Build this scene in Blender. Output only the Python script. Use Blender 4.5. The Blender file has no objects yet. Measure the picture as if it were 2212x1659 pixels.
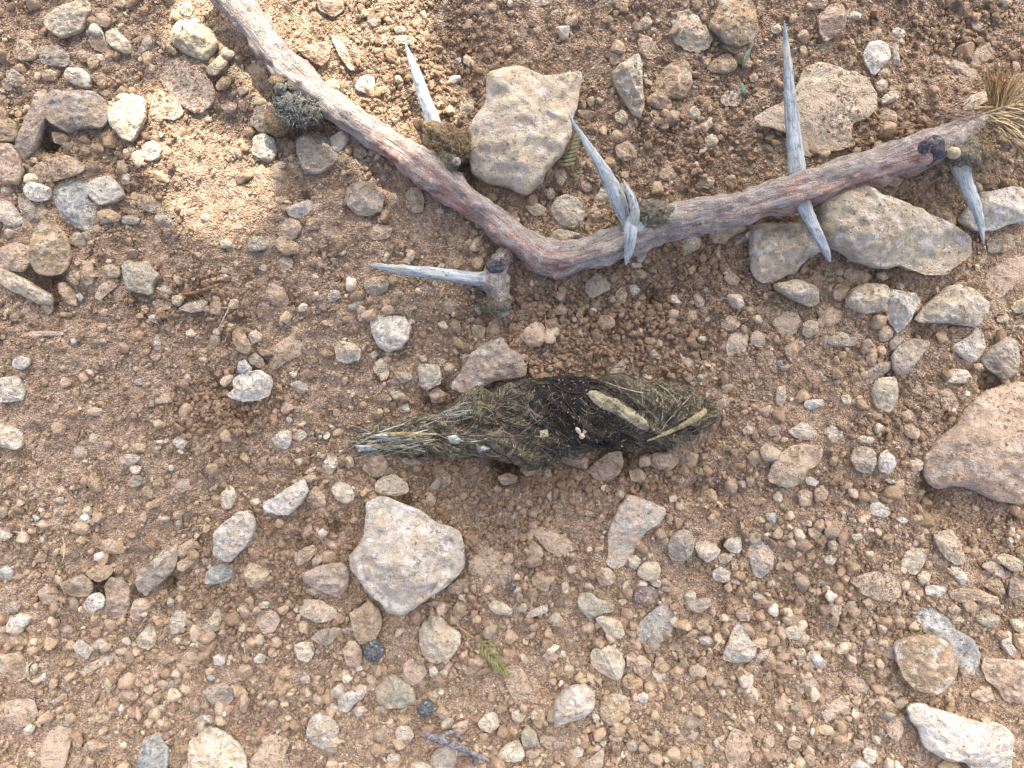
import bpy, math, random
import numpy as np
from mathutils import Vector, Matrix
R = math.radians
rng = np.random.default_rng(7)
random.seed(7)

# ---------------------------------------------------------------- camera, light, exposure
scene = bpy.context.scene
K = 0.36 / 2212.0          # metres per pixel of the 2212-px view, on the ground
D = 0.30                   # camera height
cam_d = bpy.data.cameras.new('camera')
cam = bpy.data.objects.new('camera', cam_d)
scene.collection.objects.link(cam)
cam.location = (0, 0, D)
cam.rotation_euler = (0, 0, 0)
cam_d.sensor_width = 36
cam_d.lens = 36 * D / 0.36
cam_d.clip_start = 0.01
cam_d.clip_end = 400
scene.camera = cam

SUN_AZ, SUN_EL = 14.0, 50.0          # degrees from +Y towards +X, and above the ground
sdir = Vector((math.sin(R(SUN_AZ)) * math.cos(R(SUN_EL)), math.cos(R(SUN_AZ)) * math.cos(R(SUN_EL)), math.sin(R(SUN_EL))))
world = bpy.data.worlds.new('World'); scene.world = world
world.use_nodes = True
wn = world.node_tree
bg = wn.nodes['Background']
sky = wn.nodes.new('ShaderNodeTexSky')
sky.sky_type = 'NISHITA'
sky.sun_disc = False
sky.sun_elevation = R(SUN_EL)
sky.sun_rotation = R(SUN_AZ)
sky.air_density = 0.35
sky.dust_density = 6.0
sky.ozone_density = 0.3
wn.links.new(sky.outputs[0], bg.inputs[0])
bg.inputs[1].default_value = 0.15
sl = bpy.data.lights.new('sun', 'SUN')
sl.energy = 2.0
sl.angle = R(0.5)
sl.color = (1.0, 0.91, 0.80)
sun = bpy.data.objects.new('sun', sl)
scene.collection.objects.link(sun)
sun.rotation_euler = sdir.to_track_quat('Z', 'Y').to_euler()
vs = scene.view_settings
vs.view_transform = 'Standard'
vs.look = 'None'
vs.gamma = 1
vs.use_curve_mapping = False
vs.exposure = 2.2

# ---------------------------------------------------------------- helpers
def W(px, py, z=0.0):
    """a pixel of the 2212-wide view as the place it shows, at height z"""
    f = K * (D - z) / D
    return ((px - 1106.0) * f, -(py - 829.5) * f)

def lin(c):
    c = np.asarray(c, float) / 255.0
    return np.where(c <= 0.04045, c / 12.92, ((c + 0.055) / 1.055) ** 2.4)

LAT = np.random.default_rng(3).random((64, 64, 64)).astype(np.float32) * 2 - 1
def noise3(p, s):
    """smooth lattice noise, p (n,3) in metres, s wavelength"""
    q = np.asarray(p, np.float64) / s + 1000.37
    i = np.floor(q).astype(np.int64); f = q - i
    f = f * f * f * (f * (f * 6 - 15) + 10)
    out = np.zeros(len(q))
    for dx in (0, 1):
        wx = f[:, 0] if dx else 1 - f[:, 0]
        for dy in (0, 1):
            wy = f[:, 1] if dy else 1 - f[:, 1]
            for dz in (0, 1):
                wz = f[:, 2] if dz else 1 - f[:, 2]
                out += wx * wy * wz * LAT[(i[:, 0] + dx) % 64, (i[:, 1] + dy) % 64, (i[:, 2] + dz) % 64]
    return out

def fbm(p, s, n=3, g=0.5):
    out = 0; a = 1
    for k in range(n):
        out = out + a * noise3(np.asarray(p) + 0.013 * k, s / 2 ** k); a *= g
    return out

def link(name, verts, faces, mat, parent=None, smooth=True, loc=(0, 0, 0)):
    me = bpy.data.meshes.new(name)
    verts = np.asarray(verts, np.float32)
    me.from_pydata(verts.tolist(), [], [tuple(f) for f in faces]) if not isinstance(faces, np.ndarray) else fast_mesh(me, verts, faces)
    me.update()
    if smooth:
        me.polygons.foreach_set('use_smooth', np.ones(len(me.polygons), bool))
    if mat: me.materials.append(mat)
    o = bpy.data.objects.new(name, me)
    o.location = loc
    if parent: o.parent = parent
    scene.collection.objects.link(o)
    return o

def fast_mesh(me, verts, faces):
    n = faces.shape[1]
    me.vertices.add(len(verts)); me.vertices.foreach_set('co', verts.ravel())
    me.loops.add(faces.size); me.loops.foreach_set('vertex_index', faces.ravel().astype(np.int32))
    me.polygons.add(len(faces)); me.polygons.foreach_set('loop_start', np.arange(0, faces.size, n, dtype=np.int32))
    me.update(calc_edges=True)
    me.validate()

def attr(o, name, data, typ='FLOAT'):
    a = o.data.attributes.new(name, typ, 'POINT')
    data = np.asarray(data, np.float32)
    if typ == 'FLOAT': a.data.foreach_set('value', data.ravel())
    elif typ == 'FLOAT_VECTOR': a.data.foreach_set('vector', data.ravel())
    elif typ == 'FLOAT_COLOR':
        if data.shape[1] == 3: data = np.concatenate([data, np.ones((len(data), 1), np.float32)], 1)
        a.data.foreach_set('color', data.ravel())

def tag(o, label=None, cat=None, group=None, kind=None):
    if label: o['label'] = label
    if cat: o['category'] = cat
    if group: o['group'] = group
    if kind: o['kind'] = kind
    return o

def empty(name, loc=(0, 0, 0)):
    o = bpy.data.objects.new(name, None); o.location = loc
    o.empty_display_size = 0.01
    scene.collection.objects.link(o)
    return o

def inside(px, py, poly):
    poly = np.asarray(poly, float)
    r = np.zeros(len(px), bool)
    j = len(poly) - 1
    for i in range(len(poly)):
        xi, yi = poly[i]; xj, yj = poly[j]
        c = ((yi > py) != (yj > py)) & (px < (xj - xi) * (py - yi) / (yj - yi + 1e-12) + xi)
        r ^= c; j = i
    return r

# ---------------------------------------------------------------- materials
class NT:
    def __init__(s, name):
        s.m = bpy.data.materials.new(name); s.m.use_nodes = True
        s.t = s.m.node_tree; s.b = s.t.nodes['Principled BSDF']
        s.b.inputs['Roughness'].default_value = 0.92
        s.b.inputs['Specular IOR Level'].default_value = 0.25
    def n(s, typ, **kw):
        x = s.t.nodes.new(typ)
        for k, v in kw.items(): setattr(x, k, v)
        return x
    def set(s, sock, v):
        if isinstance(v, bpy.types.NodeSocket): s.t.links.new(v, sock)
        elif v is not None: sock.default_value = v
    def noise(s, vec, scale, detail=3, rough=0.55):
        x = s.n('ShaderNodeTexNoise'); s.set(x.inputs['Vector'], vec)
        x.inputs['Scale'].default_value = scale; x.inputs['Detail'].default_value = detail
        x.inputs['Roughness'].default_value = rough
        return x.outputs['Fac']
    def voro(s, vec, scale, feature='F1', out='Distance'):
        x = s.n('ShaderNodeTexVoronoi', feature=feature); s.set(x.inputs['Vector'], vec)
        x.inputs['Scale'].default_value = scale
        return x.outputs[out]
    def rng(s, v, a, b, c=0.0, d=1.0, smooth=True):
        x = s.n('ShaderNodeMapRange', interpolation_type='SMOOTHSTEP' if smooth else 'LINEAR')
        s.set(x.inputs['Value'], v)
        for i, q in zip(('From Min', 'From Max', 'To Min', 'To Max'), (a, b, c, d)): s.set(x.inputs[i], q)
        return x.outputs[0]
    def mix(s, f, a, b, mode='MIX'):
        x = s.n('ShaderNodeMix', data_type='RGBA', blend_type=mode)
        s.set(x.inputs[0], f)
        for sock, v in ((x.inputs[6], a), (x.inputs[7], b)):
            if isinstance(v, (tuple, list, np.ndarray)): v = tuple(float(q) for q in v[:3]) + (1,)
            s.set(sock, v)
        return x.outputs[2]
    def math(s, op, a, b=None):
        x = s.n('ShaderNodeMath', operation=op); s.set(x.inputs[0], a)
        if b is not None: s.set(x.inputs[1], b)
        return x.outputs[0]
    def vmul(s, v, k):
        x = s.n('ShaderNodeVectorMath', operation='MULTIPLY'); s.set(x.inputs[0], v); x.inputs[1].default_value = k
        return x.outputs[0]
    def vadd(s, v, w):
        x = s.n('ShaderNodeVectorMath', operation='ADD'); s.set(x.inputs[0], v); s.set(x.inputs[1], w)
        return x.outputs[0]
    def scale(s, col, f):
        x = s.n('ShaderNodeVectorMath', operation='SCALE'); s.set(x.inputs[0], col); s.set(x.inputs['Scale'], f)
        return x.outputs[0]
    def bump(s, h, dist, strength=1.0, nrm=None):
        x = s.n('ShaderNodeBump'); s.set(x.inputs['Height'], h)
        x.inputs['Distance'].default_value = dist; x.inputs['Strength'].default_value = strength
        if nrm: s.set(x.inputs['Normal'], nrm)
        return x.outputs[0]
    def attr(s, name, typ='GEOMETRY', out='Color'):
        x = s.n('ShaderNodeAttribute', attribute_name=name, attribute_type=typ)
        return x.outputs[out]
    def col(s, c): s.set(s.b.inputs['Base Color'], c if isinstance(c, bpy.types.NodeSocket) else tuple(float(q) for q in c[:3]) + (1,))
    def nrm(s, v): s.set(s.b.inputs['Normal'], v)

GAIN = np.array([.985, 1.02, .985])                      # photograph value -> surface albedo
def alb(c, g=1.0): return lin(c) * GAIN * g
SOIL = alb((190, 164, 141))
SOIL2 = alb((160, 133, 110))
SOIL3 = alb((212, 192, 172))

def mat_stone(name, pervertex=False):
    m = NT(name)
    tc = m.n('ShaderNodeTexCoord').outputs['Object']
    if pervertex:
        base = m.attr('col'); v = tc; dust = 0.5; crust = 0.3
    else:
        oi = m.n('ShaderNodeObjectInfo')
        base = oi.outputs['Color']
        rnd = m.math('MULTIPLY', oi.outputs['Random'], 7.3)
        v = m.vadd(tc, rnd)
        dust = m.attr('dust', 'OBJECT', 'Fac'); crust = m.attr('crust', 'OBJECT', 'Fac')
    n1 = m.noise(v, 95, 4, .6)
    n2 = m.noise(v, 420, 4, .65)
    n3 = m.noise(v, 1800, 3, .6)
    c = m.scale(base, m.rng(n1, .3, .7, .80, 1.14))
    c = m.scale(c, m.rng(n2, .3, .72, .76, 1.18))
    # warm and cool mottling
    c = m.mix(m.rng(m.noise(m.vmul(v, (1.3, .8, 1)), 160, 3), .48, .66, 0, .45), c, m.mix(.5, c, alb((196, 170, 136))))
    # pale crust patches
    c = m.mix(m.math('MULTIPLY', m.rng(m.noise(v, 210, 5, .7), .52, .60), crust), c, alb((214, 208, 202)))
    # soil dust sticking to it, in patches and in hollows
    nd = m.noise(v, 150, 6, .7)
    lo = m.math('SUBTRACT', .72, m.math('MULTIPLY', dust, .34))
    dm = m.rng(nd, lo, m.math('ADD', lo, .10))
    dustc = m.mix(n3, SOIL, SOIL3)
    c = m.mix(m.math('MULTIPLY', dm, .72), c, dustc)
    # fine dark and light flecks
    c = m.mix(m.rng(m.noise(v, 1100, 2), .33, .24, 0, .55), c, alb((112, 94, 78)))
    c = m.mix(m.rng(n3, .66, .80, 0, .5), c, alb((222, 214, 202)))
    m.col(c)
    h = m.math('ADD', m.math('MULTIPLY', n2, 1.0), m.math('MULTIPLY', n3, .45))
    h = m.math('ADD', h, m.math('MULTIPLY', m.noise(v, 5200, 2), .22))
    pit = m.rng(m.noise(v, 700, 2, .5), .28, .42, -.5, 0)
    h = m.math('ADD', h, pit)
    h = m.math('ADD', h, m.math('MULTIPLY', dm, .12))
    m.nrm(m.bump(h, .0017, .9))
    return m.m

def mat_ground():
    m = NT('dry_soil')
    g = m.n('ShaderNodeTexCoord').outputs['Object']
    tone = m.attr('tone', out='Fac'); pale = m.attr('pale', out='Fac')
    n1 = m.noise(g, 60, 4, .6); n2 = m.noise(g, 420, 4, .65); n3 = m.noise(g, 2200, 3, .6)
    c = m.mix(m.rng(n1, .35, .68), SOIL2, SOIL)
    c = m.mix(m.rng(n2, .42, .72, 0, .75), c, SOIL3)
    c = m.mix(pale, c, alb((190, 162, 138)))
    cell = m.n('ShaderNodeTexVoronoi'); m.set(cell.inputs['Vector'], g); cell.inputs['Scale'].default_value = 1500
    hs = m.n('ShaderNodeHueSaturation'); hs.inputs['Saturation'].default_value = .0
    m.set(hs.inputs['Color'], cell.outputs['Color'])
    c = m.scale(c, m.rng(cell.outputs['Color'], .1, .9, .72, 1.2))
    c = m.mix(m.rng(n3, .68, .8, 0, .5), c, alb((215, 190, 165)))
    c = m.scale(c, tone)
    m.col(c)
    h = m.math('ADD', n2, m.math('MULTIPLY', n3, .6))
    h = m.math('SUBTRACT', h, m.math('MULTIPLY', cell.outputs['Distance'], .9))
    m.nrm(m.bump(h, .0013, 1.0))
    return m.m

def mat_grain():
    m = NT('gravel_grain')
    tc = m.n('ShaderNodeTexCoord').outputs['Object']
    base = m.attr('gcol', 'INSTANCER')
    n = m.noise(tc, 2.2, 4, .6)
    c = m.scale(base, m.rng(n, .3, .7, .78, 1.18))
    c = m.mix(m.rng(m.noise(tc, 3.3, 4, .7), .5, .66, 0, .55), c, SOIL)
    m.col(c)
    m.nrm(m.bump(m.noise(tc, 5, 4, .7), .25, .5))
    return m.m

def mat_bark():
    m = NT('weathered_bark')
    v = m.attr('bark', out='Vector'); red = m.attr('red', out='Fac')
    gp = m.n('ShaderNodeTexCoord').outputs['Object']
    long = m.vmul(v, (.22, 1, 1))
    s1 = m.noise(long, 520, 5, .65)
    s2 = m.noise(m.vmul(v, (.07, 1, 1)), 1300, 4, .6)
    patch = m.noise(m.vmul(v, (.35, 1, 1)), 130, 4, .62)
    fine = m.noise(gp, 1500, 4, .65)
    grey = m.mix(m.rng(s1, .3, .7), alb((132, 120, 114)), alb((190, 178, 170)))
    grey = m.mix(m.rng(m.noise(gp, 170, 3), .4, .62, 0, .5), grey, alb((166, 150, 142)))
    grey = m.mix(m.rng(m.noise(gp, 260, 4, .6), .6, .72, 0, .5), grey, alb((104, 106, 122)))
    redc = m.mix(m.rng(s1, .3, .65), alb((142, 96, 84)), alb((190, 156, 142)))
    rf = m.rng(m.math('ADD', m.math('MULTIPLY', patch, .8), m.math('ADD', m.math('MULTIPLY', red, .30), m.math('MULTIPLY', s2, .75))), .90, 1.10)
    c = m.mix(rf, grey, redc)
    c = m.mix(m.rng(s2, .58, .74, 0, .55), c, alb((92, 82, 80)))
    c = m.mix(m.rng(m.noise(gp, 330, 5, .75), .52, .60, 0, .6), c, alb((184, 184, 182)))
    c = m.mix(m.rng(m.noise(gp, 800, 4, .7), .36, .28, 0, .6), c, alb((84, 78, 80)))
    c = m.mix(m.rng(s2, .42, .30, 0, .5), c, alb((205, 200, 196)))
    c = m.mix(m.rng(fine, .58, .70, 0, .7), c, alb((212, 200, 186)))
    c = m.mix(m.rng(m.noise(gp, 120, 5, .7), .60, .68, 0, .55), c, SOIL)
    c = m.scale(c, m.rng(fine, .3, .6, .8, 1.06))
    m.col(c)
    h = m.math('ADD', s1, m.math('ADD', m.math('MULTIPLY', s2, .6), m.math('MULTIPLY', fine, .4)))
    m.nrm(m.bump(h, .0022, 1.0))
    return m.m

def mat_thorn():
    m = NT('bleached_thorn')
    v = m.attr('bark', out='Vector'); dark = m.attr('red', out='Fac')
    gp = m.n('ShaderNodeTexCoord').outputs['Object']
    s1 = m.noise(m.vmul(v, (.12, 1, 1)), 900, 5, .65)
    c = m.mix(m.rng(s1, .3, .65), alb((130, 137, 144)), alb((188, 194, 197)))
    c = m.mix(m.rng(m.noise(m.vmul(v, (.45, 1, 1)), 1300, 5, .75), .53, .64, 0, .85), c, alb((92, 95, 106)))
    c = m.mix(m.rng(m.noise(gp, 200, 3), .55, .7, 0, .7), c, alb((180, 168, 140)))
    c = m.mix(m.math('MULTIPLY', dark, m.rng(s1, .3, .6, 1, .55)), c, alb((92, 86, 80)))
    m.col(c)
    m.nrm(m.bump(s1, .0009, .8))
    m.b.inputs['Roughness'].default_value = .7
    return m.m

def mat_plain(name, c1, c2, scale=600, bump=.0006, stretch=(1, 1, 1), rough=.85, c3=None):
    m = NT(name)
    v = m.vmul(m.n('ShaderNodeTexCoord').outputs['Object'], stretch)
    n = m.noise(v, scale, 5, .65)
    c = m.mix(m.rng(n, .33, .67), alb(c1), alb(c2))
    if c3: c = m.mix(m.rng(m.noise(v, scale * .45, 4, .7), .56, .66, 0, .9), c, alb(c3))
    m.col(c)
    if bump: m.nrm(m.bump(m.math('ADD', n, m.math('MULTIPLY', m.noise(v, scale * 3.5, 3), .5)), bump, .9))
    m.b.inputs['Roughness'].default_value = rough
    return m.m

def mat_hair(name, per=True):
    m = NT(name)
    c = m.attr('col')
    v = m.n('ShaderNodeTexCoord').outputs['Object']
    c = m.scale(c, m.rng(m.noise(v, 2500, 3), .3, .7, .75, 1.2))
    m.col(c)
    m.b.inputs['Roughness'].default_value = .6
    return m.m

M_stone = mat_stone('limestone'); M_peb = mat_stone('small_limestone', True)
M_ground = mat_ground(); M_grain = mat_grain(); M_bark = mat_bark(); M_thorn = mat_thorn()

# ---------------------------------------------------------------- the ground
PITS = [(1095, 1010, 30, 9), (1340, 992, 26, 4), (1410, 645, 20, 4), (102, 300, 24, 8), (95, 612, 36, 7), (212, 1268, 22, 7), (360, 1262, 16, 5), (300, 1285, 14, 4), (1570, 1182, 12, 4), (870, 1085, 16, 3),
        (720, 1140, 16, 3), (1500, 1060, 14, 3), (560, 785, 12, 3), (1150, 1330, 14, 3), (660, 425, 12, 3), (470, 180, 16, 4), (2020, 1060, 30, 4),
        (1060, 940, 30, 1), (760, 955, 20, 1), (1380, 975, 60, 1.5), (1340, 985, 40, 2), (1545, 935, 30, 1.5), (940, 860, 26, 3),
        (2130, 1110, 80, 3), (2020, 1075, 40, 3), (2140, 830, 26, 4), (1760, 1145, 12, 3), (1880, 1180, 14, 2.5), (985, 400, 50, 1.5),
        (1700, 565, 20, 2), (1905, 605, 20, 2), (525, 900, 22, 3), (480, 840, 30, 2.5), (1185, 415, 30, 2), (640, 285, 18, 2), (790, 1345, 30, 1.5),
        (410, 645, 26, 3), (355, 1325, 14, 3), (1545, 1060, 14, 2), (1985, 725, 20, 3), (650, 1180, 20, 2), (1290, 690, 60, 1.2)]
def ground_h(x, y, pits=True):
    p = np.stack([x, y, np.zeros_like(x)], 1)
    h = .0024 * noise3(p, .085) + .0017 * noise3(p + 3, .034) + .0012 * noise3(p + 5, .013)
    h = h + .0012 * np.abs(noise3(p + 8, .0058)) + .0006 * noise3(p + 9, .0032)
    px, py = x / K + 1106, -y / K + 829.5
    for a, b, r, d in (PITS if pits else []):
        h = h - d * .0016 * np.exp(-((px - a) ** 2 + (py - b) ** 2) / (2 * (r * .75) ** 2))
    # the hollow that the dropping lies in
    h = h - .002 * np.exp(-((px - 1180) / 330) ** 2 - ((py - 905) / 75) ** 2)
    return h
def gh(x, y, pits=True): return float(ground_h(np.array([x]), np.array([y]), pits)[0])

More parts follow.
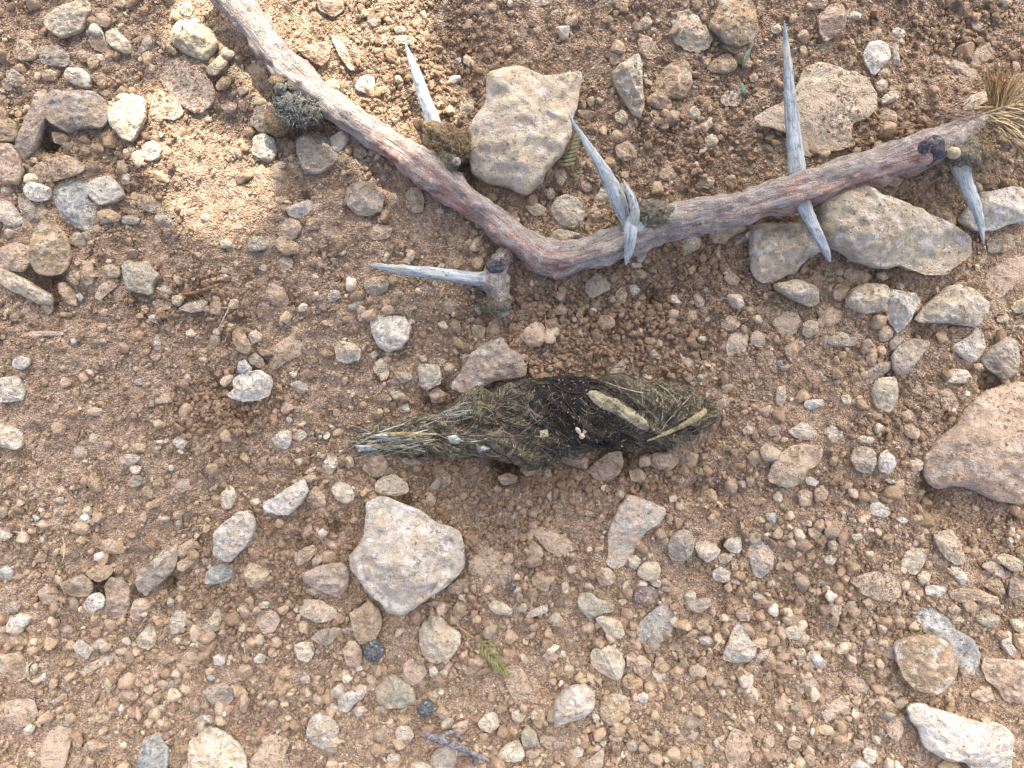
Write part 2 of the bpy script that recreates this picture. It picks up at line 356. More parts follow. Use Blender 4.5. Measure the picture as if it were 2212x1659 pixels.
# ---------------------------------------------------------------- stones
# every stone: tile column+row, colour letter, setting letter, outline in tile pixels, optional label | short reference
STONES = '''
00 c p 285,120 400,50 500,10 580,0 600,60 560,110 540,190 450,230 380,245 320,200 290,165 #pale buff stone with a flat top close to the upper left corner|the buff stone near the upper left corner
00 c p 680,215 740,180 800,230 860,290 875,340 810,350 740,320 690,270 #smooth cream oval pebble leaning on a tan one beside the shaded slab|the smooth cream oval pebble
00 t d 580,240 620,205 690,210 700,280 720,320 660,345 610,320 585,290
00 y p 1110,190 1180,125 1300,165 1380,200 1415,280 1380,340 1340,395 1240,370 1150,320 1110,270 #sunlit yellowish block with a chipped corner left of the thick stem|the sunlit yellowish block
00 y p 1335,450 1400,390 1460,335 1485,380 1470,440 1400,490 1350,485
00 m e 1030,400 1110,365 1220,420 1320,470 1380,540 1400,620 1370,700 1290,740 1200,700 1100,620 1040,520 #smooth dark mauve-grey slab half buried and crossed by a shadow edge|the smooth mauve-grey slab
00 t p 1395,550 1440,500 1490,490 1500,540 1450,580 1400,580
00 p p 1430,680 1480,655 1540,670 1530,720 1480,735 1440,710
00 p p 1545,650 1580,640 1610,690 1590,730 1555,710
00 t d 100,300 150,250 210,310 250,350 220,390 130,400 90,370
00 g p 250,310 300,290 400,310 455,350 440,430 340,430 260,410
00 l p 415,490 440,435 530,440 590,490 590,580 500,560 420,520 #light grey squarish stone just above the hump-backed mauve stone|the light grey squarish stone
00 t d 500,340 540,315 585,350 570,400 520,400
00 t d 565,400 600,345 645,380 640,430 590,460
00 m p 290,640 330,575 440,600 500,590 600,590 680,650 720,720 700,800 640,830 560,830 440,860 370,830 300,770 #hump-backed mauve-grey stone bridging a dark hole at the left|the hump-backed mauve stone
00 m p 100,960 150,850 200,720 235,600 300,570 320,640 310,760 270,840 240,950 190,1020 150,1045 110,1010 #finger-shaped mauve stone leaning against the hump-backed one over a dark hole|the finger-shaped mauve stone
00 c p 700,690 780,660 880,610 940,640 950,740 900,850 860,920 790,900 710,810 #cream shield-shaped stone right of the hump-backed mauve stone|the cream shield-shaped stone
00 t e 970,690 1000,590 1060,590 1150,640 1200,740 1140,780 1040,770 970,740 #sunlit tan stone half buried under the edge of the mauve slab|the sunlit tan buried stone
00 t p -30,760 60,760 110,800 125,880 90,920 -30,915
00 p p -30,940 70,930 130,1000 155,1120 120,1200 50,1200 -30,1120 #pinkish grey stone cut by the left border below the finger-shaped stone|the pinkish stone on the left border
00 w p 145,1230 180,1175 260,1190 330,1220 320,1290 250,1310 180,1290 #chalky white stone touching the blue-grey slab on its left|the chalky white stone by the blue-grey slab
00 b d 330,1230 430,1160 540,1145 580,1230 580,1300 650,1350 620,1420 700,1490 600,1510 480,1480 400,1400 340,1300 #blue-grey slab with a pale flat stone lying on it|the blue-grey slab
00 l P 555,1210 620,1150 720,1135 770,1200 800,1260 740,1310 650,1330 580,1280 #pale flat stone resting on top of the blue-grey slab|the pale flat stone on the slab
00 l p -20,1310 60,1300 120,1370 160,1440 110,1480 50,1470 -20,1410
00 g d 110,1290 160,1270 240,1340 250,1400 200,1440 130,1370
00 t p 870,1280 920,1235 1000,1280 1070,1350 1060,1390 960,1380 890,1340 #smooth tan wedge right of the pale flat stone, above a round grey one|the smooth tan wedge
00 g d 1000,1400 1050,1370 1110,1400 1130,1460 1080,1500 1010,1450
00 t p 630,1370 700,1350 780,1390 770,1440 650,1450
00 g d 780,1410 840,1390 915,1420 890,1460 790,1450
00 c p 445,1540 500,1500 560,1520 560,1590 500,1600 450,1580 #small cream cube-like pebble right of the round tan stone|the cream cube-like pebble
00 t p 210,1500 285,1404 375,1455 444,1545 465,1650 429,1755 321,1794 240,1770 186,1695 198,1590 #round tan stone overhanging a dark hollow at the left border|the round tan stone
00 p p -30,1620 90,1566 205,1575 200,1695 150,1770 60,1755 -30,1710
00 c p 905,990 940,930 1010,910 1050,960 1040,1020 980,1050 920,1030
00 t d 1050,950 1090,940 1120,980 1100,1010 1060,1000
00 l p 1630,1000 1640,880 1720,870 1790,910 1800,1000 1770,1050 1700,1040 #pale rough stone below the black fuzzy knot of the stem|the pale rough stone below the knot
00 g p 1910,900 2000,860 2110,880 2170,960 2200,1020 2140,1090 2050,1140 1970,1110 1930,1010 #grey-brown rough stone just below the thick stem|the grey-brown rough stone
00 g p 1620,800 1660,690 1760,650 1830,720 1850,820 1780,870 1680,860
00 c d 1770,1070 1820,1040 1860,1070 1840,1100 1780,1095
00 t d 1650,1100 1700,1060 1740,1120 1700,1160 1650,1140
00 o e 1600,430 1680,390 1730,460 1750,560 1700,580 1630,500
00 n p 1900,310 1990,300 2110,265 2145,300 2140,380 2090,440 2010,400 1960,360 #brown sunlit stone under the right flank of the thick stem|the brown sunlit stone by the stem
00 c p 2140,230 2185,222 2235,300 2304,450 2265,450 2205,375
00 l p 1850,1350 1900,1330 2000,1290 2040,1330 2000,1380 1930,1420 1870,1400 #small pale boat-shaped stone above a pair of round pinkish pebbles|the pale boat-shaped stone
00 p p 1815,1460 1870,1410 1940,1430 1960,1490 1900,1560 1830,1530
00 t p 1980,1430 2030,1400 2075,1430 2060,1490 1990,1490
00 e p 1600,1580 1640,1530 1720,1530 1750,1570 1720,1620 1620,1640
00 t p 1780,1560 1830,1525 1940,1580 1940,1640 1850,1659 1790,1610
00 e d 1420,1560 1460,1545 1505,1570 1500,1610 1440,1615
00 l d 790,1130 815,1105 845,1140 830,1200 790,1190
00 t e 1000,1110 1060,1100 1105,1150 1090,1190 1010,1160
00 g d 40,460 90,440 160,500 160,560 80,560 40,510
00 t d 260,470 320,445 380,475 360,530 290,525
00 t p 10,530 50,500 90,550 70,590 20,580
00 t d 620,90 680,85 720,130 690,180 630,160
00 c d 1150,20 1220,10 1260,60 1230,110 1150,90
00 n p 330,850 400,860 460,890 420,940 350,930
00 p d 640,600 690,570 720,610 690,640
00 g d 920,230 970,220 990,280 960,330 920,300
00 t d 950,400 1020,430 1000,480 940,470
00 e d 1300,1400 1340,1375 1370,1410 1350,1440 1305,1430
00 n p 2040,-20 2212,-20 2235,60 2154,114 2070,75
00 t d 0,600 40,620 60,690 10,720 -20,680
00 t d 680,840 720,830 730,880 690,890
00 t d 820,950 860,930 875,980 830,995
00 t d 1080,250 1110,300 1160,330 1130,360 1080,330
00 t d 730,0 800,-10 830,30 790,60 740,45
00 n e 170,1120 240,1060 420,1000 560,1060 520,1130 340,1180 220,1180 #broad brown earthy slab behind the blue-grey slab|the brown earthy slab
10 c p 950,500 1040,460 1150,440 1260,480 1400,490 1550,460 1545,560 1510,760 1480,900 1420,1040 1330,1130 1300,1190 1200,1255 1080,1230 960,1190 850,1110 815,1010 845,930 830,840 890,760 935,680 940,580 #big flat cream-grey stone with a concave top edge above the bend of the branch|the big cream-grey stone
10 c p 1745,470 1830,410 1920,350 1945,420 1950,560 1960,700 1940,780 1880,740 1810,620 1760,540 #tall pointed cream stone like a tooth, between two white thorns|the tooth-shaped cream stone
10 l p 1350,1370 1380,1290 1460,1250 1540,1290 1585,1370 1560,1450 1490,1490 1400,1450 #round pale speckled pebble in the crook of the bent branch|the round pale speckled pebble
10 g p 20,1270 60,1190 150,1170 230,1220 285,1270 270,1370 190,1400 110,1400 40,1340 #grey many-sided stone alone below the reddish stem|the grey many-sided stone
10 p e 410,1260 440,1210 510,1210 540,1280 535,1370 470,1390 420,1340
10 p d 1730,350 1780,310 1840,345 1840,390 1770,430 1740,400
10 c d 1770,740 1820,705 1865,750 1840,810 1780,790
10 t d 2000,760 2050,730 2110,780 2090,810 2020,800
10 t d 1770,950 1850,910 1920,960 1910,1030 1830,1050 1780,1010
10 t d 1930,960 1975,930 2010,980 1990,1030 1940,1010
10 t p 1970,640 2050,590 2140,650 2140,710 2060,710 1980,680
10 t p 1990,585 2063,480 2138,405 2243,390 2279,465 2258,585 2222,645 2138,645 2078,630 #lumpy tan stone right of the tooth-shaped one|the lumpy tan stone
10 c d 1910,200 1940,120 1990,100 2020,150 1980,190
10 t d 1920,260 1980,230 2040,290 2060,360 1990,390 1930,340
10 t d 2060,1100 2130,1080 2180,1130 2140,1180 2060,1160
10 t d 1590,1380 1630,1325 1680,1360 1690,1430 1640,1480 1590,1440
10 c d 1640,1290 1690,1200 1740,1250 1720,1320 1660,1330
10 t e 1380,1110 1440,1080 1465,1150 1430,1210 1390,1180
10 t d 1300,1240 1360,1210 1395,1260 1350,1300
10 c d 1360,1500 1420,1480 1560,1520 1480,1560 1380,1600
10 c d 760,690 800,620 860,650 860,720 820,750 770,730
10 w p 80,560 130,490 210,490 220,560 180,610 110,590
10 c d 340,180 410,165 420,210 350,215
10 c d 310,240 360,225 480,240 470,290 360,290
10 c d 510,80 540,60 560,110 530,130
10 g e 1230,-20 1380,-20 1330,40 1260,40
10 t d 1690,120 1740,100 1770,130 1740,150 1700,145
10 t d 1760,-20 1870,-20 1860,50 1780,60
10 t d 930,1270 990,1245 1020,1290 980,1310
10 p d 1550,1190 1600,1180 1635,1210 1600,1250 1560,1230
10 c d 1180,1340 1260,1310 1335,1350 1300,1400 1240,1400
10 t d 80,960 140,940 180,1000 130,1040 80,1010
10 w p 735,390 755,370 778,385 770,410 745,415
10 w d 1470,205 1490,200 1502,240 1490,248 #tiny bright white chip in the soil above the big cream-grey stone
10 t e 160,1490 240,1450 330,1470 320,1540 220,1560 160,1530
10 c d 230,1400 262,1395 272,1430 240,1448
20 t p 160,170 220,60 240,-20 460,-20 480,100 490,220 440,280 350,310 270,280 230,220 #large smooth tan stone cut by the top border, left of the tall thorn|the large tan stone at the top
20 c d -80,120 -35,60 60,50 130,110 170,200 200,260 150,330 40,340 -60,270 #mottled cream stone touching the left side of the large tan top stone|the mottled cream stone at the top
20 p p 880,150 880,100 950,30 1020,20 1055,100 1050,180 990,240 920,270 890,220 #pinkish grey stone right of the tip of the tallest thorn|the pinkish stone right of the tall thorn
20 p p 800,20 860,-20 950,-20 930,50 850,65
20 w d 1050,90 1110,70 1160,90 1150,130 1070,125
20 w p 1170,350 1200,280 1270,255 1330,290 1350,370 1290,440 1240,490 1190,430 #white tapering stone above a chain of little pebbles, right of the tall thorn|the white tapering stone
20 l d 1340,290 1390,280 1400,370 1410,440 1360,410 1355,340
20 p p 1260,480 1300,440 1350,460 1340,500 1290,505
20 c p 1240,550 1290,505 1335,530 1320,580 1270,600
20 c p 1280,640 1340,590 1400,590 1400,640 1340,670 1290,675
20 c e 790,420 900,390 1090,470 1200,490 1250,590 1260,690 1200,770 1100,800 1100,900 1130,950 900,980 780,1000 700,880 640,850 480,800 460,760 560,700 700,620 #very broad pale slab buried in soil behind the tall thorn|the broad buried slab
20 l d 880,490 960,435 1010,480 970,540 890,530
20 t p 150,440 220,370 290,340 350,390 350,450 280,480 200,470
20 g e 240,290 340,280 420,300 440,360 390,400 330,350
20 w e 240,640 280,590 360,590 390,650 350,690 260,685
20 c d 30,720 70,685 120,720 110,780 50,770
20 c d 140,900 190,865 240,910 210,950 150,950
20 c d 130,780 190,750 200,820 150,840
20 w d 1370,180 1440,190 1445,240 1390,250 1350,210
20 p e 1870,370 1900,310 1980,270 2040,300 2030,370 1950,410 1880,400 #pale pinkish stone half buried near the frayed end of the branch|the pinkish stone near the frayed end
20 g e 1720,380 1800,400 1920,450 1925,500 1870,520 1780,470 1710,430
20 l e 1800,690 1860,620 1950,590 2025,600 1960,660 1890,720 1810,720
20 p d 1270,740 1300,690 1385,730 1390,790 1300,810
20 y d 100,1160 200,1140 210,1180 170,1230 120,1210
20 o d 270,1150 340,1130 340,1190 290,1210
20 c p 870,1320 975,1245 1125,1215 1245,1275 1455,1350 1695,1440 1890,1545 1890,1650 1755,1740 1695,1785 1545,1770 1395,1725 1275,1740 1125,1695 975,1620 885,1530 855,1410 #huge cream boulder-like stone with a slanting ridge under the branch at right|the huge ridged cream stone
20 c p 435,1620 430,1485 495,1455 675,1449 810,1455 855,1530 885,1635 795,1680 720,1770 630,1815 540,1839 465,1815 430,1740 #wide cream-grey stone left of the huge ridged one, under a thorn|the wide cream-grey stone
20 w p 1920,1250 2000,1240 2110,1210 2260,1225 2260,1440 2130,1450 1990,1510 1880,1500 1780,1420 1850,1340 #white-topped tan stone on the right border beside the last thorn|the white-topped stone on the right border
20 t p 1960,1560 2040,1500 2140,1520 2150,1600 2080,1640 1980,1640
20 t p 1660,1400 1700,1350 1780,1420 1770,1470 1680,1460
20 c d 0,1560 80,1500 120,1530 120,1600 60,1640 0,1640
20 t d 140,1500 200,1450 400,1430 420,1490 320,1530 270,1580 180,1580
20 g d 330,1540 400,1510 425,1560 400,1600 335,1595
20 t d 1400,800 1480,790 1520,810 1450,850
20 c d 1330,1160 1390,1140 1430,1170 1380,1220 1330,1200
20 t d 2040,1010 2100,980 2130,1020 2100,1060
20 t d 50,-20 130,-20 120,50 70,60
20 c d 570,180 620,150 650,190 620,220 580,210
20 g e 1870,130 1930,110 1960,170 1920,210 1880,190
20 t d 430,490 470,470 495,500 470,540 435,530
20 c d 1220,200 1280,190 1290,230 1240,240
01 e p 785,60 830,25 880,45 960,25 990,80 1035,120 1000,190 990,265 900,240 820,225 800,150 #green-grey flat stone with a scalloped star-like outline|the scalloped green-grey stone
01 n d 1720,190 1760,130 1810,140 1850,220 1880,310 1850,345 1760,320 1725,280 #brown-grey tombstone-shaped stone standing alone in sandy soil|the tombstone-shaped stone
01 t d 540,30 600,25 610,110 600,190 550,190 540,100
01 t d 665,70 720,50 785,90 780,140 720,145 670,110
01 t e 610,270 650,180 720,150 770,190 700,240 650,290
01 c p -30,60 60,90 150,140 250,200 350,260 340,310 260,320 180,270 60,220 -30,150 #long pale slab slanting down from the left border|the long pale slanting slab
01 t d 380,180 430,165 490,240 500,330 440,310 390,240
01 t d 435,150 470,130 520,180 490,195
01 t d 480,110 510,100 525,150 500,165
01 w d 490,250 520,240 545,270 520,300
01 t p 265,290 330,270 345,350 310,385 270,340
01 t d 390,360 470,370 460,400 400,395
01 c p 1115,260 1160,250 1190,275 1160,335 1115,310
01 g p 1150,340 1220,300 1320,280 1350,300 1320,360 1220,370
01 t p 1360,310 1400,285 1440,310 1430,390 1360,375
01 g d 1030,210 1070,190 1110,210 1100,260 1040,260
01 t d 980,300 1040,270 1110,290 1110,350 1020,360
01 p d 915,320 950,305 970,350 950,380 920,370
01 w d 960,390 1000,375 1035,400 1020,440 970,420
01 t e 1060,430 1100,420 1140,470 1110,500 1070,480
01 c d 1200,490 1240,470 1280,510 1250,530 1210,520
01 w d 1375,490 1400,465 1440,490 1420,515 1385,510
01 l d 990,540 1015,515 1045,550 1040,610 1000,605
01 t d 900,640 940,600 975,600 960,640 920,660
01 t d 970,650 1010,635 1035,670 1000,685
01 w p 80,680 130,645 200,665 190,710 140,740 80,720 #small chalk white stone alone in sandy soil near the left border|the lone chalk white stone
01 l p -20,790 60,780 120,770 170,870 150,940 60,950 -20,950 #light grey flat-faced stone cut by the left border in the sandy stretch|the light grey stone on the left border
01 c p -20,1080 60,1090 140,1140 155,1230 120,1260 60,1250 -20,1230 #cream rounded stone cut by the left border above gravel|the cream stone on the left border
01 t p 1505,480 1560,455 1600,530 1635,590 1610,640 1540,620 1510,560
01 c p 1605,510 1650,475 1700,510 1690,550 1640,570
01 m p 1605,660 1650,625 1700,660 1720,710 1680,730 1620,700
01 b p 1535,750 1545,680 1590,670 1640,730 1580,770
01 w p 1455,900 1510,870 1505,790 1600,745 1690,740 1750,770 1770,840 1740,910 1680,935 1590,945 1510,930 #whitish layered stone with a beak-like left corner amid crumbly clods|the whitish beaked stone
01 t e 1765,680 1765,600 1820,550 1915,490 1965,570 1960,640 1870,680 1780,740 #tan leaf-shaped stone partly buried above right of the whitish beaked stone|the tan leaf-shaped stone
01 w d 1870,760 1905,740 1930,770 1905,795
01 l d 1875,830 1930,805 1990,830 2000,870 1950,895 1910,870
01 g d 1805,30 1850,0 1900,30 1890,80 1830,110
01 c d 1670,80 1710,45 1740,80 1720,105
01 c d 1510,40 1530,30 1550,60 1530,80
01 w d 1420,120 1460,110 1490,140 1460,160
01 l d 2115,280 2140,220 2200,220 2212,270 2150,305
01 c p 2166,591 2205,546 2295,567 2346,606 2334,675 2235,702 2175,666 #pale notched stone left of the dropping's tip, above a small yellow one|the pale notched stone
01 w p 1110,1200 1160,1160 1220,1210 1190,1260 1150,1240
01 t d 850,1235 890,1210 950,1220 940,1270 880,1280
01 l d 770,1300 850,1280 920,1300 890,1340 840,1360 780,1340
01 g e 475,1250 520,1220 570,1230 570,1300 490,1310
01 t d 665,1210 710,1190 735,1220 710,1250 670,1240
01 e d 820,1470 880,1400 930,1440 910,1490 850,1505
01 t d 915,1510 960,1480 1000,1530 990,1580 930,1570
01 t e 1125,1490 1160,1440 1230,1440 1230,1500 1180,1540
01 t e 980,1470 1040,1420 1070,1470 1010,1510
01 c p 1420,1560 1470,1480 1520,1500 1540,1560 1510,1630 1450,1650 1430,1610
01 w d 1090,1360 1120,1350 1130,1390 1095,1395
01 w p 1704,1596 1770,1566 1860,1506 1980,1431 2004,1521 1965,1596 1920,1641 1860,1686 1770,1671 1710,1656 #white knobbly stone shaped like a boot above the heart-shaped stone's left|the white boot-shaped stone
01 l d 1760,1180 1820,1130 1890,1130 1890,1210 1850,1260 1780,1230
01 c d 1890,1160 1950,1110 1995,1160 1950,1210 1900,1190
01 w d 1850,1050 1885,1035 1895,1070 1870,1090
01 l d 2090,1350 2120,1290 2180,1290 2200,1350 2150,1420 2080,1430
01 c d 1900,1320 1950,1305 1980,1330 1930,1370
01 t d 2010,1520 2050,1485 2100,1530 2120,1620 2020,1640
01 c p 2145,1500 2205,1455 2280,1491 2304,1566 2250,1611 2175,1581
01 c d 1195,780 1220,760 1240,800 1210,835
01 g e 850,790 920,790 920,840 860,830
01 p e 1000,910 1060,890 1120,900 1120,950 1010,960
01 l e 140,500 230,485 420,490 400,520 180,520
01 b d 455,535 480,530 500,550 480,580 458,570
01 t d 120,1500 170,1480 190,1510 150,1540
01 t e 310,960 370,950 390,1000 330,1005
01 w d 990,1195 1060,1190 1050,1215 1000,1220
01 w d 1005,1240 1045,1232 1035,1255 1005,1258
01 t d 1280,660 1330,650 1350,690 1300,700
01 c d 530,1640 580,1615 600,1660 550,1690
11 w p 180,410 230,365 280,400 340,380 420,390 455,460 440,540 380,600 300,630 240,590 200,510 #white crusted stone tapering downward, below the leftward thorn|the white crusted tapering stone
11 m p 705,840 760,770 830,650 900,580 1050,520 1090,590 1150,640 1215,720 1190,790 1080,800 950,830 880,880 790,890 720,870 #brown-grey triangular stone with a peak, touching the dropping from above|the brown-grey triangular stone
11 p p 1150,520 1190,470 1250,425 1310,440 1330,530 1290,590 1230,600 1170,550 #pinkish stone with a lobe, above right of the brown-grey triangular stone|the pinkish lobed stone
11 c p 1325,460 1400,455 1415,510 1370,540 1325,510
11 l p 490,710 550,695 630,700 655,780 640,830 550,880 510,840 #light grey stone with one slant-edged edge left of the brown-grey triangular stone|the light grey slant-edged stone
11 y p 205,740 215,690 260,660 305,700 290,760 240,785
11 c p 340,750 450,750 465,800 400,825 360,800
11 y p 315,880 370,870 420,900 410,930 340,935
11 t d 840,460 900,425 940,470 920,540 860,530
11 t d 950,430 1000,400 1030,440 1020,510 970,520 950,480
11 g d 140,180 190,140 270,130 315,180 300,230 220,270 160,240 #rough grey-tan lump just under the leftward thorn's point|the rough grey-tan lump
11 g d 1580,170 1650,110 1710,130 1750,210 1700,240 1620,280 1575,230 #grey-tan lump with a pitted face below the bend of the branch|the pitted lump below the bend
11 t d 1400,210 1440,185 1465,230 1440,255
11 t d 1360,350 1420,305 1480,340 1450,385 1380,380
11 p d 1300,320 1340,305 1365,335 1330,355
11 t d 1770,240 1820,195 1855,240 1840,310 1790,310
11 w d 1865,190 1900,180 1940,220 1900,260 1870,240
11 t d 1870,90 1950,85 1990,120 1960,150 1880,140
11 c d 1870,45 1940,40 1950,75 1880,80
11 g d 1320,740 1350,700 1380,730 1360,755
11 g d 1720,760 1790,700 1830,650 1850,720 1810,770
11 c p 210,1480 260,1430 340,1410 430,1470 440,1530 370,1560 270,1550 220,1520 #flat oval cream stone tipping onto the top corner of the heart-shaped stone|the flat oval cream stone
11 n p 135,1320 150,1290 270,1280 310,1370 280,1420 200,1440 140,1380 #brown squarish stone under the pale left end of the dropping|the brown squarish stone
11 n p 1350,1305 1450,1240 1530,1245 1605,1300 1590,1385 1500,1365 #olive-brown triangular flake poking out from under the dropping|the olive-brown flake
11 n d 1590,1390 1640,1330 1740,1270 1820,1260 1830,1350 1800,1420 1720,1460 1640,1450 #brown stone half in the dropping's shade right of the olive flake|the brown shaded stone
11 n d 1950,1310 2060,1265 2180,1290 2190,1350 2130,1390 2030,1380
11 n d 590,1360 640,1350 720,1430 700,1490 650,1510 600,1440
11 n d 820,1380 870,1350 900,1390 860,1420
11 n d 1010,1430 1080,1400 1150,1430 1110,1480 1040,1490
11 n d 980,1500 1020,1480 1050,1520 1000,1540
11 n e 1150,1380 1220,1340 1310,1350 1280,1420 1190,1430
11 t d 1310,1400 1350,1370 1370,1440 1330,1460
11 t d 1860,1400 1930,1370 1980,1420 1950,1470 1880,1460
11 e e 380,1310 470,1300 540,1360 470,1370 400,1340
11 l d 1728,1791 1779,1641 1863,1536 1989,1581 2109,1641 2079,1716 1959,1791 1899,1911 1839,2001 1779,2046 1725,1986 1725,1881 #long light grey stone tapering down to a point, lower right of the dropping|the long tapering grey stone
11 g e 680,280 740,265 750,330 720,380 650,360 640,310
11 t d 260,290 310,270 340,310 320,340 270,350
11 l d 40,320 90,300 140,330 90,350 40,350
11 c d 1980,620 2030,595 2055,640 2020,670
11 l e 390,970 430,955 450,1010 400,1020 360,990
11 c d 760,650 800,630 830,650 800,690
11 n d 560,890 620,850 680,890 670,950 590,960
11 c d 500,650 540,640 560,680 520,690
21 c p 590,180 740,145 860,190 885,230 880,310 830,330 740,300 650,250 595,210 #cream flake with a thin sunny edge below the wide cream-grey stone|the cream edge flake
21 c p 1050,300 1090,220 1160,180 1250,175 1320,195 1330,270 1280,360 1190,380 1110,360 #plump cream-pink stone left of the white heart-shaped one|the plump cream-pink stone
21 t p 970,220 1010,175 1090,200 1080,250 1020,300 970,280
21 w p 1310,270 1330,215 1430,230 1510,240 1540,290 1480,390 1430,470 1390,500 1340,430 1310,370 #white heart-shaped stone pointing down between two larger ones|the white heart-shaped stone
21 c p 1510,410 1560,320 1650,250 1700,200 1780,180 1880,220 1940,270 1985,320 1970,390 1900,460 1790,450 1700,440 1600,430 1520,440 #big cream-tan stone with a tiny pebble sitting on its lower half|the big cream-tan stone with a pebble on it
21 y P 1645,370 1680,350 1730,370 1720,410 1660,410 #tiny yellowish pebble sitting on the big cream-tan stone
21 g p 1350,650 1400,580 1480,540 1550,530 1610,570 1570,620 1530,660 1490,720 1420,780 1370,760 #smooth grey bean-shaped stone below the white heart-shaped one|the grey bean-shaped stone
21 m d 1140,820 1190,750 1270,690 1350,680 1340,740 1250,800 1170,830
21 c p 1225,860 1260,790 1380,780 1400,880 1390,960 1340,1020 1240,980 1230,920 #cream stone with a cut lower corner below the grey bean-shaped one|the cream cut-cornered stone
21 g p 1930,680 1990,600 2080,530 2150,540 2180,640 2170,770 2080,800 1990,750 #grey-tan many-sided stone just above the giant rock on the right|the grey-tan many-sided stone
21 w d 1740,580 1830,530 1900,460 1945,490 1970,600 1900,680 1840,690 1760,620 #white mottled stone with a horn between the cream-tan stone and the giant rock|the white mottled horned stone
21 c p 1680,760 1760,730 1840,740 1870,800 1800,830 1700,820
21 t e 575,430 640,370 690,350 750,380 770,450 720,510 630,510
21 t e 870,430 900,370 960,320 1040,360 1020,430 950,460 880,470
21 c d 775,440 820,410 880,430 880,500 820,535 775,510
21 p d 250,410 300,380 370,410 370,460 300,490 250,460
21 c e 300,510 360,485 430,510 420,580 350,640 290,650 280,580
21 g e 440,510 480,475 530,510 540,570 480,590 440,560
21 t d 650,600 700,555 755,570 740,650 710,700 670,650
21 g d 915,550 1000,490 1100,510 1170,560 1100,585 980,590
21 t d 260,140 310,90 380,150 350,190 300,185
21 g d 60,250 110,220 150,290 130,340 80,330
21 t d 20,360 80,345 100,400 60,430 25,410
21 c d 400,340 440,320 470,350 440,380
21 w d 785,940 850,925 915,930 920,965 830,1000 790,980
21 c d 1025,910 1060,890 1100,920 1080,965 1040,960
21 p d 210,960 250,920 310,920 300,970 250,1000
21 l d 670,1140 780,1065 840,1100 870,1150 840,1200 750,1190
21 c d 910,1130 960,1090 1040,1140 1020,1190 930,1190
21 c d 1125,1180 1170,1155 1250,1180 1220,1220 1150,1210
21 t d 550,1430 600,1300 700,1230 780,1210 880,1230 910,1290 870,1360 800,1380 780,1460 700,1500 600,1490 560,1470 #tan stone with a dusty lower half, right of the dropping|the tan dusty stone right of the dropping
21 g p 1085,1320 1110,1250 1180,1230 1240,1260 1260,1340 1220,1410 1130,1400 #round grey pebble beside a white egg-shaped one|the round grey pebble
21 w p 1265,1350 1280,1290 1320,1250 1370,1300 1385,1350 1330,1420 1270,1390 #white egg-shaped pebble right of a round grey one|the white egg-shaped pebble
21 w p 790,1440 830,1430 890,1460 860,1495 800,1480
21 y d 850,1400 880,1385 905,1410 870,1425
21 c d 1465,1340 1500,1300 1560,1330 1550,1390 1480,1400
21 t d 1410,1020 1460,990 1500,1020 1500,1070 1430,1080
21 t d 1425,1100 1500,1080 1540,1130 1530,1190 1460,1180 1430,1140
21 p d 385,1130 420,1095 470,1110 460,1150 400,1165
21 p d 540,1130 600,1085 640,1110 610,1160 560,1170
21 p d 740,1530 800,1500 850,1540 830,1620 760,1630
21 t p 850,1520 900,1480 945,1530 930,1580 860,1600
21 w d 1210,1611 1260,1587 1335,1626 1350,1671 1305,1695 1215,1677
21 p d 1545,1296 1635,1206 1725,1131 1785,1056 1875,951 1965,861 2085,831 2290,831 2290,1620 2175,1611 2025,1581 1875,1521 1755,1491 1635,1521 1575,1431 #giant pinkish tan rock cut by the right border with dark shade beneath|the giant rock on the right border
21 w d 1880,970 1910,945 1940,965 1910,990
21 p e 1670,870 1710,850 1800,930 1780,1000 1700,1010 1665,950
21 w d 1310,1450 1350,1440 1385,1465 1350,1480
21 b d 130,1070 170,1045 220,1060 210,1085 150,1090
21 p e 1960,80 2040,40 2130,10 2240,-10 2240,110 2150,210 2060,270 1980,280 1940,200 #pinkish buried stone cut by the right border below the white-topped one|the pinkish buried stone on the right border
21 y p 2120,340 2160,290 2240,260 2240,370 2150,370
21 t d 1235,380 1280,370 1310,390 1270,430 1240,410
21 p d 1260,480 1330,440 1370,500 1340,550 1280,560
21 m d 1335,560 1390,510 1440,540 1400,580 1350,620
21 b d 600,690 640,670 650,720 620,725
21 t d 1720,470 1760,450 1785,480 1750,510
21 w d 1395,180 1420,175 1440,200 1410,220
21 t d 1255,110 1310,100 1340,140 1300,165 1260,150
21 t d 1040,130 1060,80 1160,90 1230,130 1180,180 1110,190
21 c d 2050,380 2100,370 2120,410 2070,440 2030,420
21 t d 1880,700 1950,690 1960,740 1900,750
21 p d 480,1000 560,960 600,1010 540,1050
21 c d 610,850 660,840 670,920 640,980 600,960
02 l p 1380,132 1440,72 1530,12 1590,-18 1656,27 1659,87 1635,162 1605,222 1545,267 1491,336 1440,327 1380,282 1380,207 #grey-cream oval stone lying diagonally left of the heart-shaped stone|the diagonal oval stone
02 g p 880,450 900,380 980,320 1040,260 1090,215 1140,230 1150,290 1130,380 1060,450 990,500 940,550 890,500 #long grey stone slanting above a dark crevice at lower left|the long grey slanting stone
02 t p 1140,230 1210,190 1260,165 1270,240 1210,280 1160,290
02 t d 1150,320 1240,290 1260,330 1190,390 1150,370
02 b p 1330,410 1370,350 1450,330 1530,370 1510,420 1440,465 1330,470 #bluish white thin chip under the diagonal oval stone|the bluish white chip
02 t d 1580,370 1620,320 1690,350 1745,370 1750,430 1690,490 1620,490 1580,420 #tan lumpy stone right of the bluish white chip|the tan lumpy stone
02 t p 390,460 480,420 540,400 600,450 600,510 560,550 480,550 410,510
02 t p 550,390 620,345 720,340 735,380 700,430 650,455 580,430
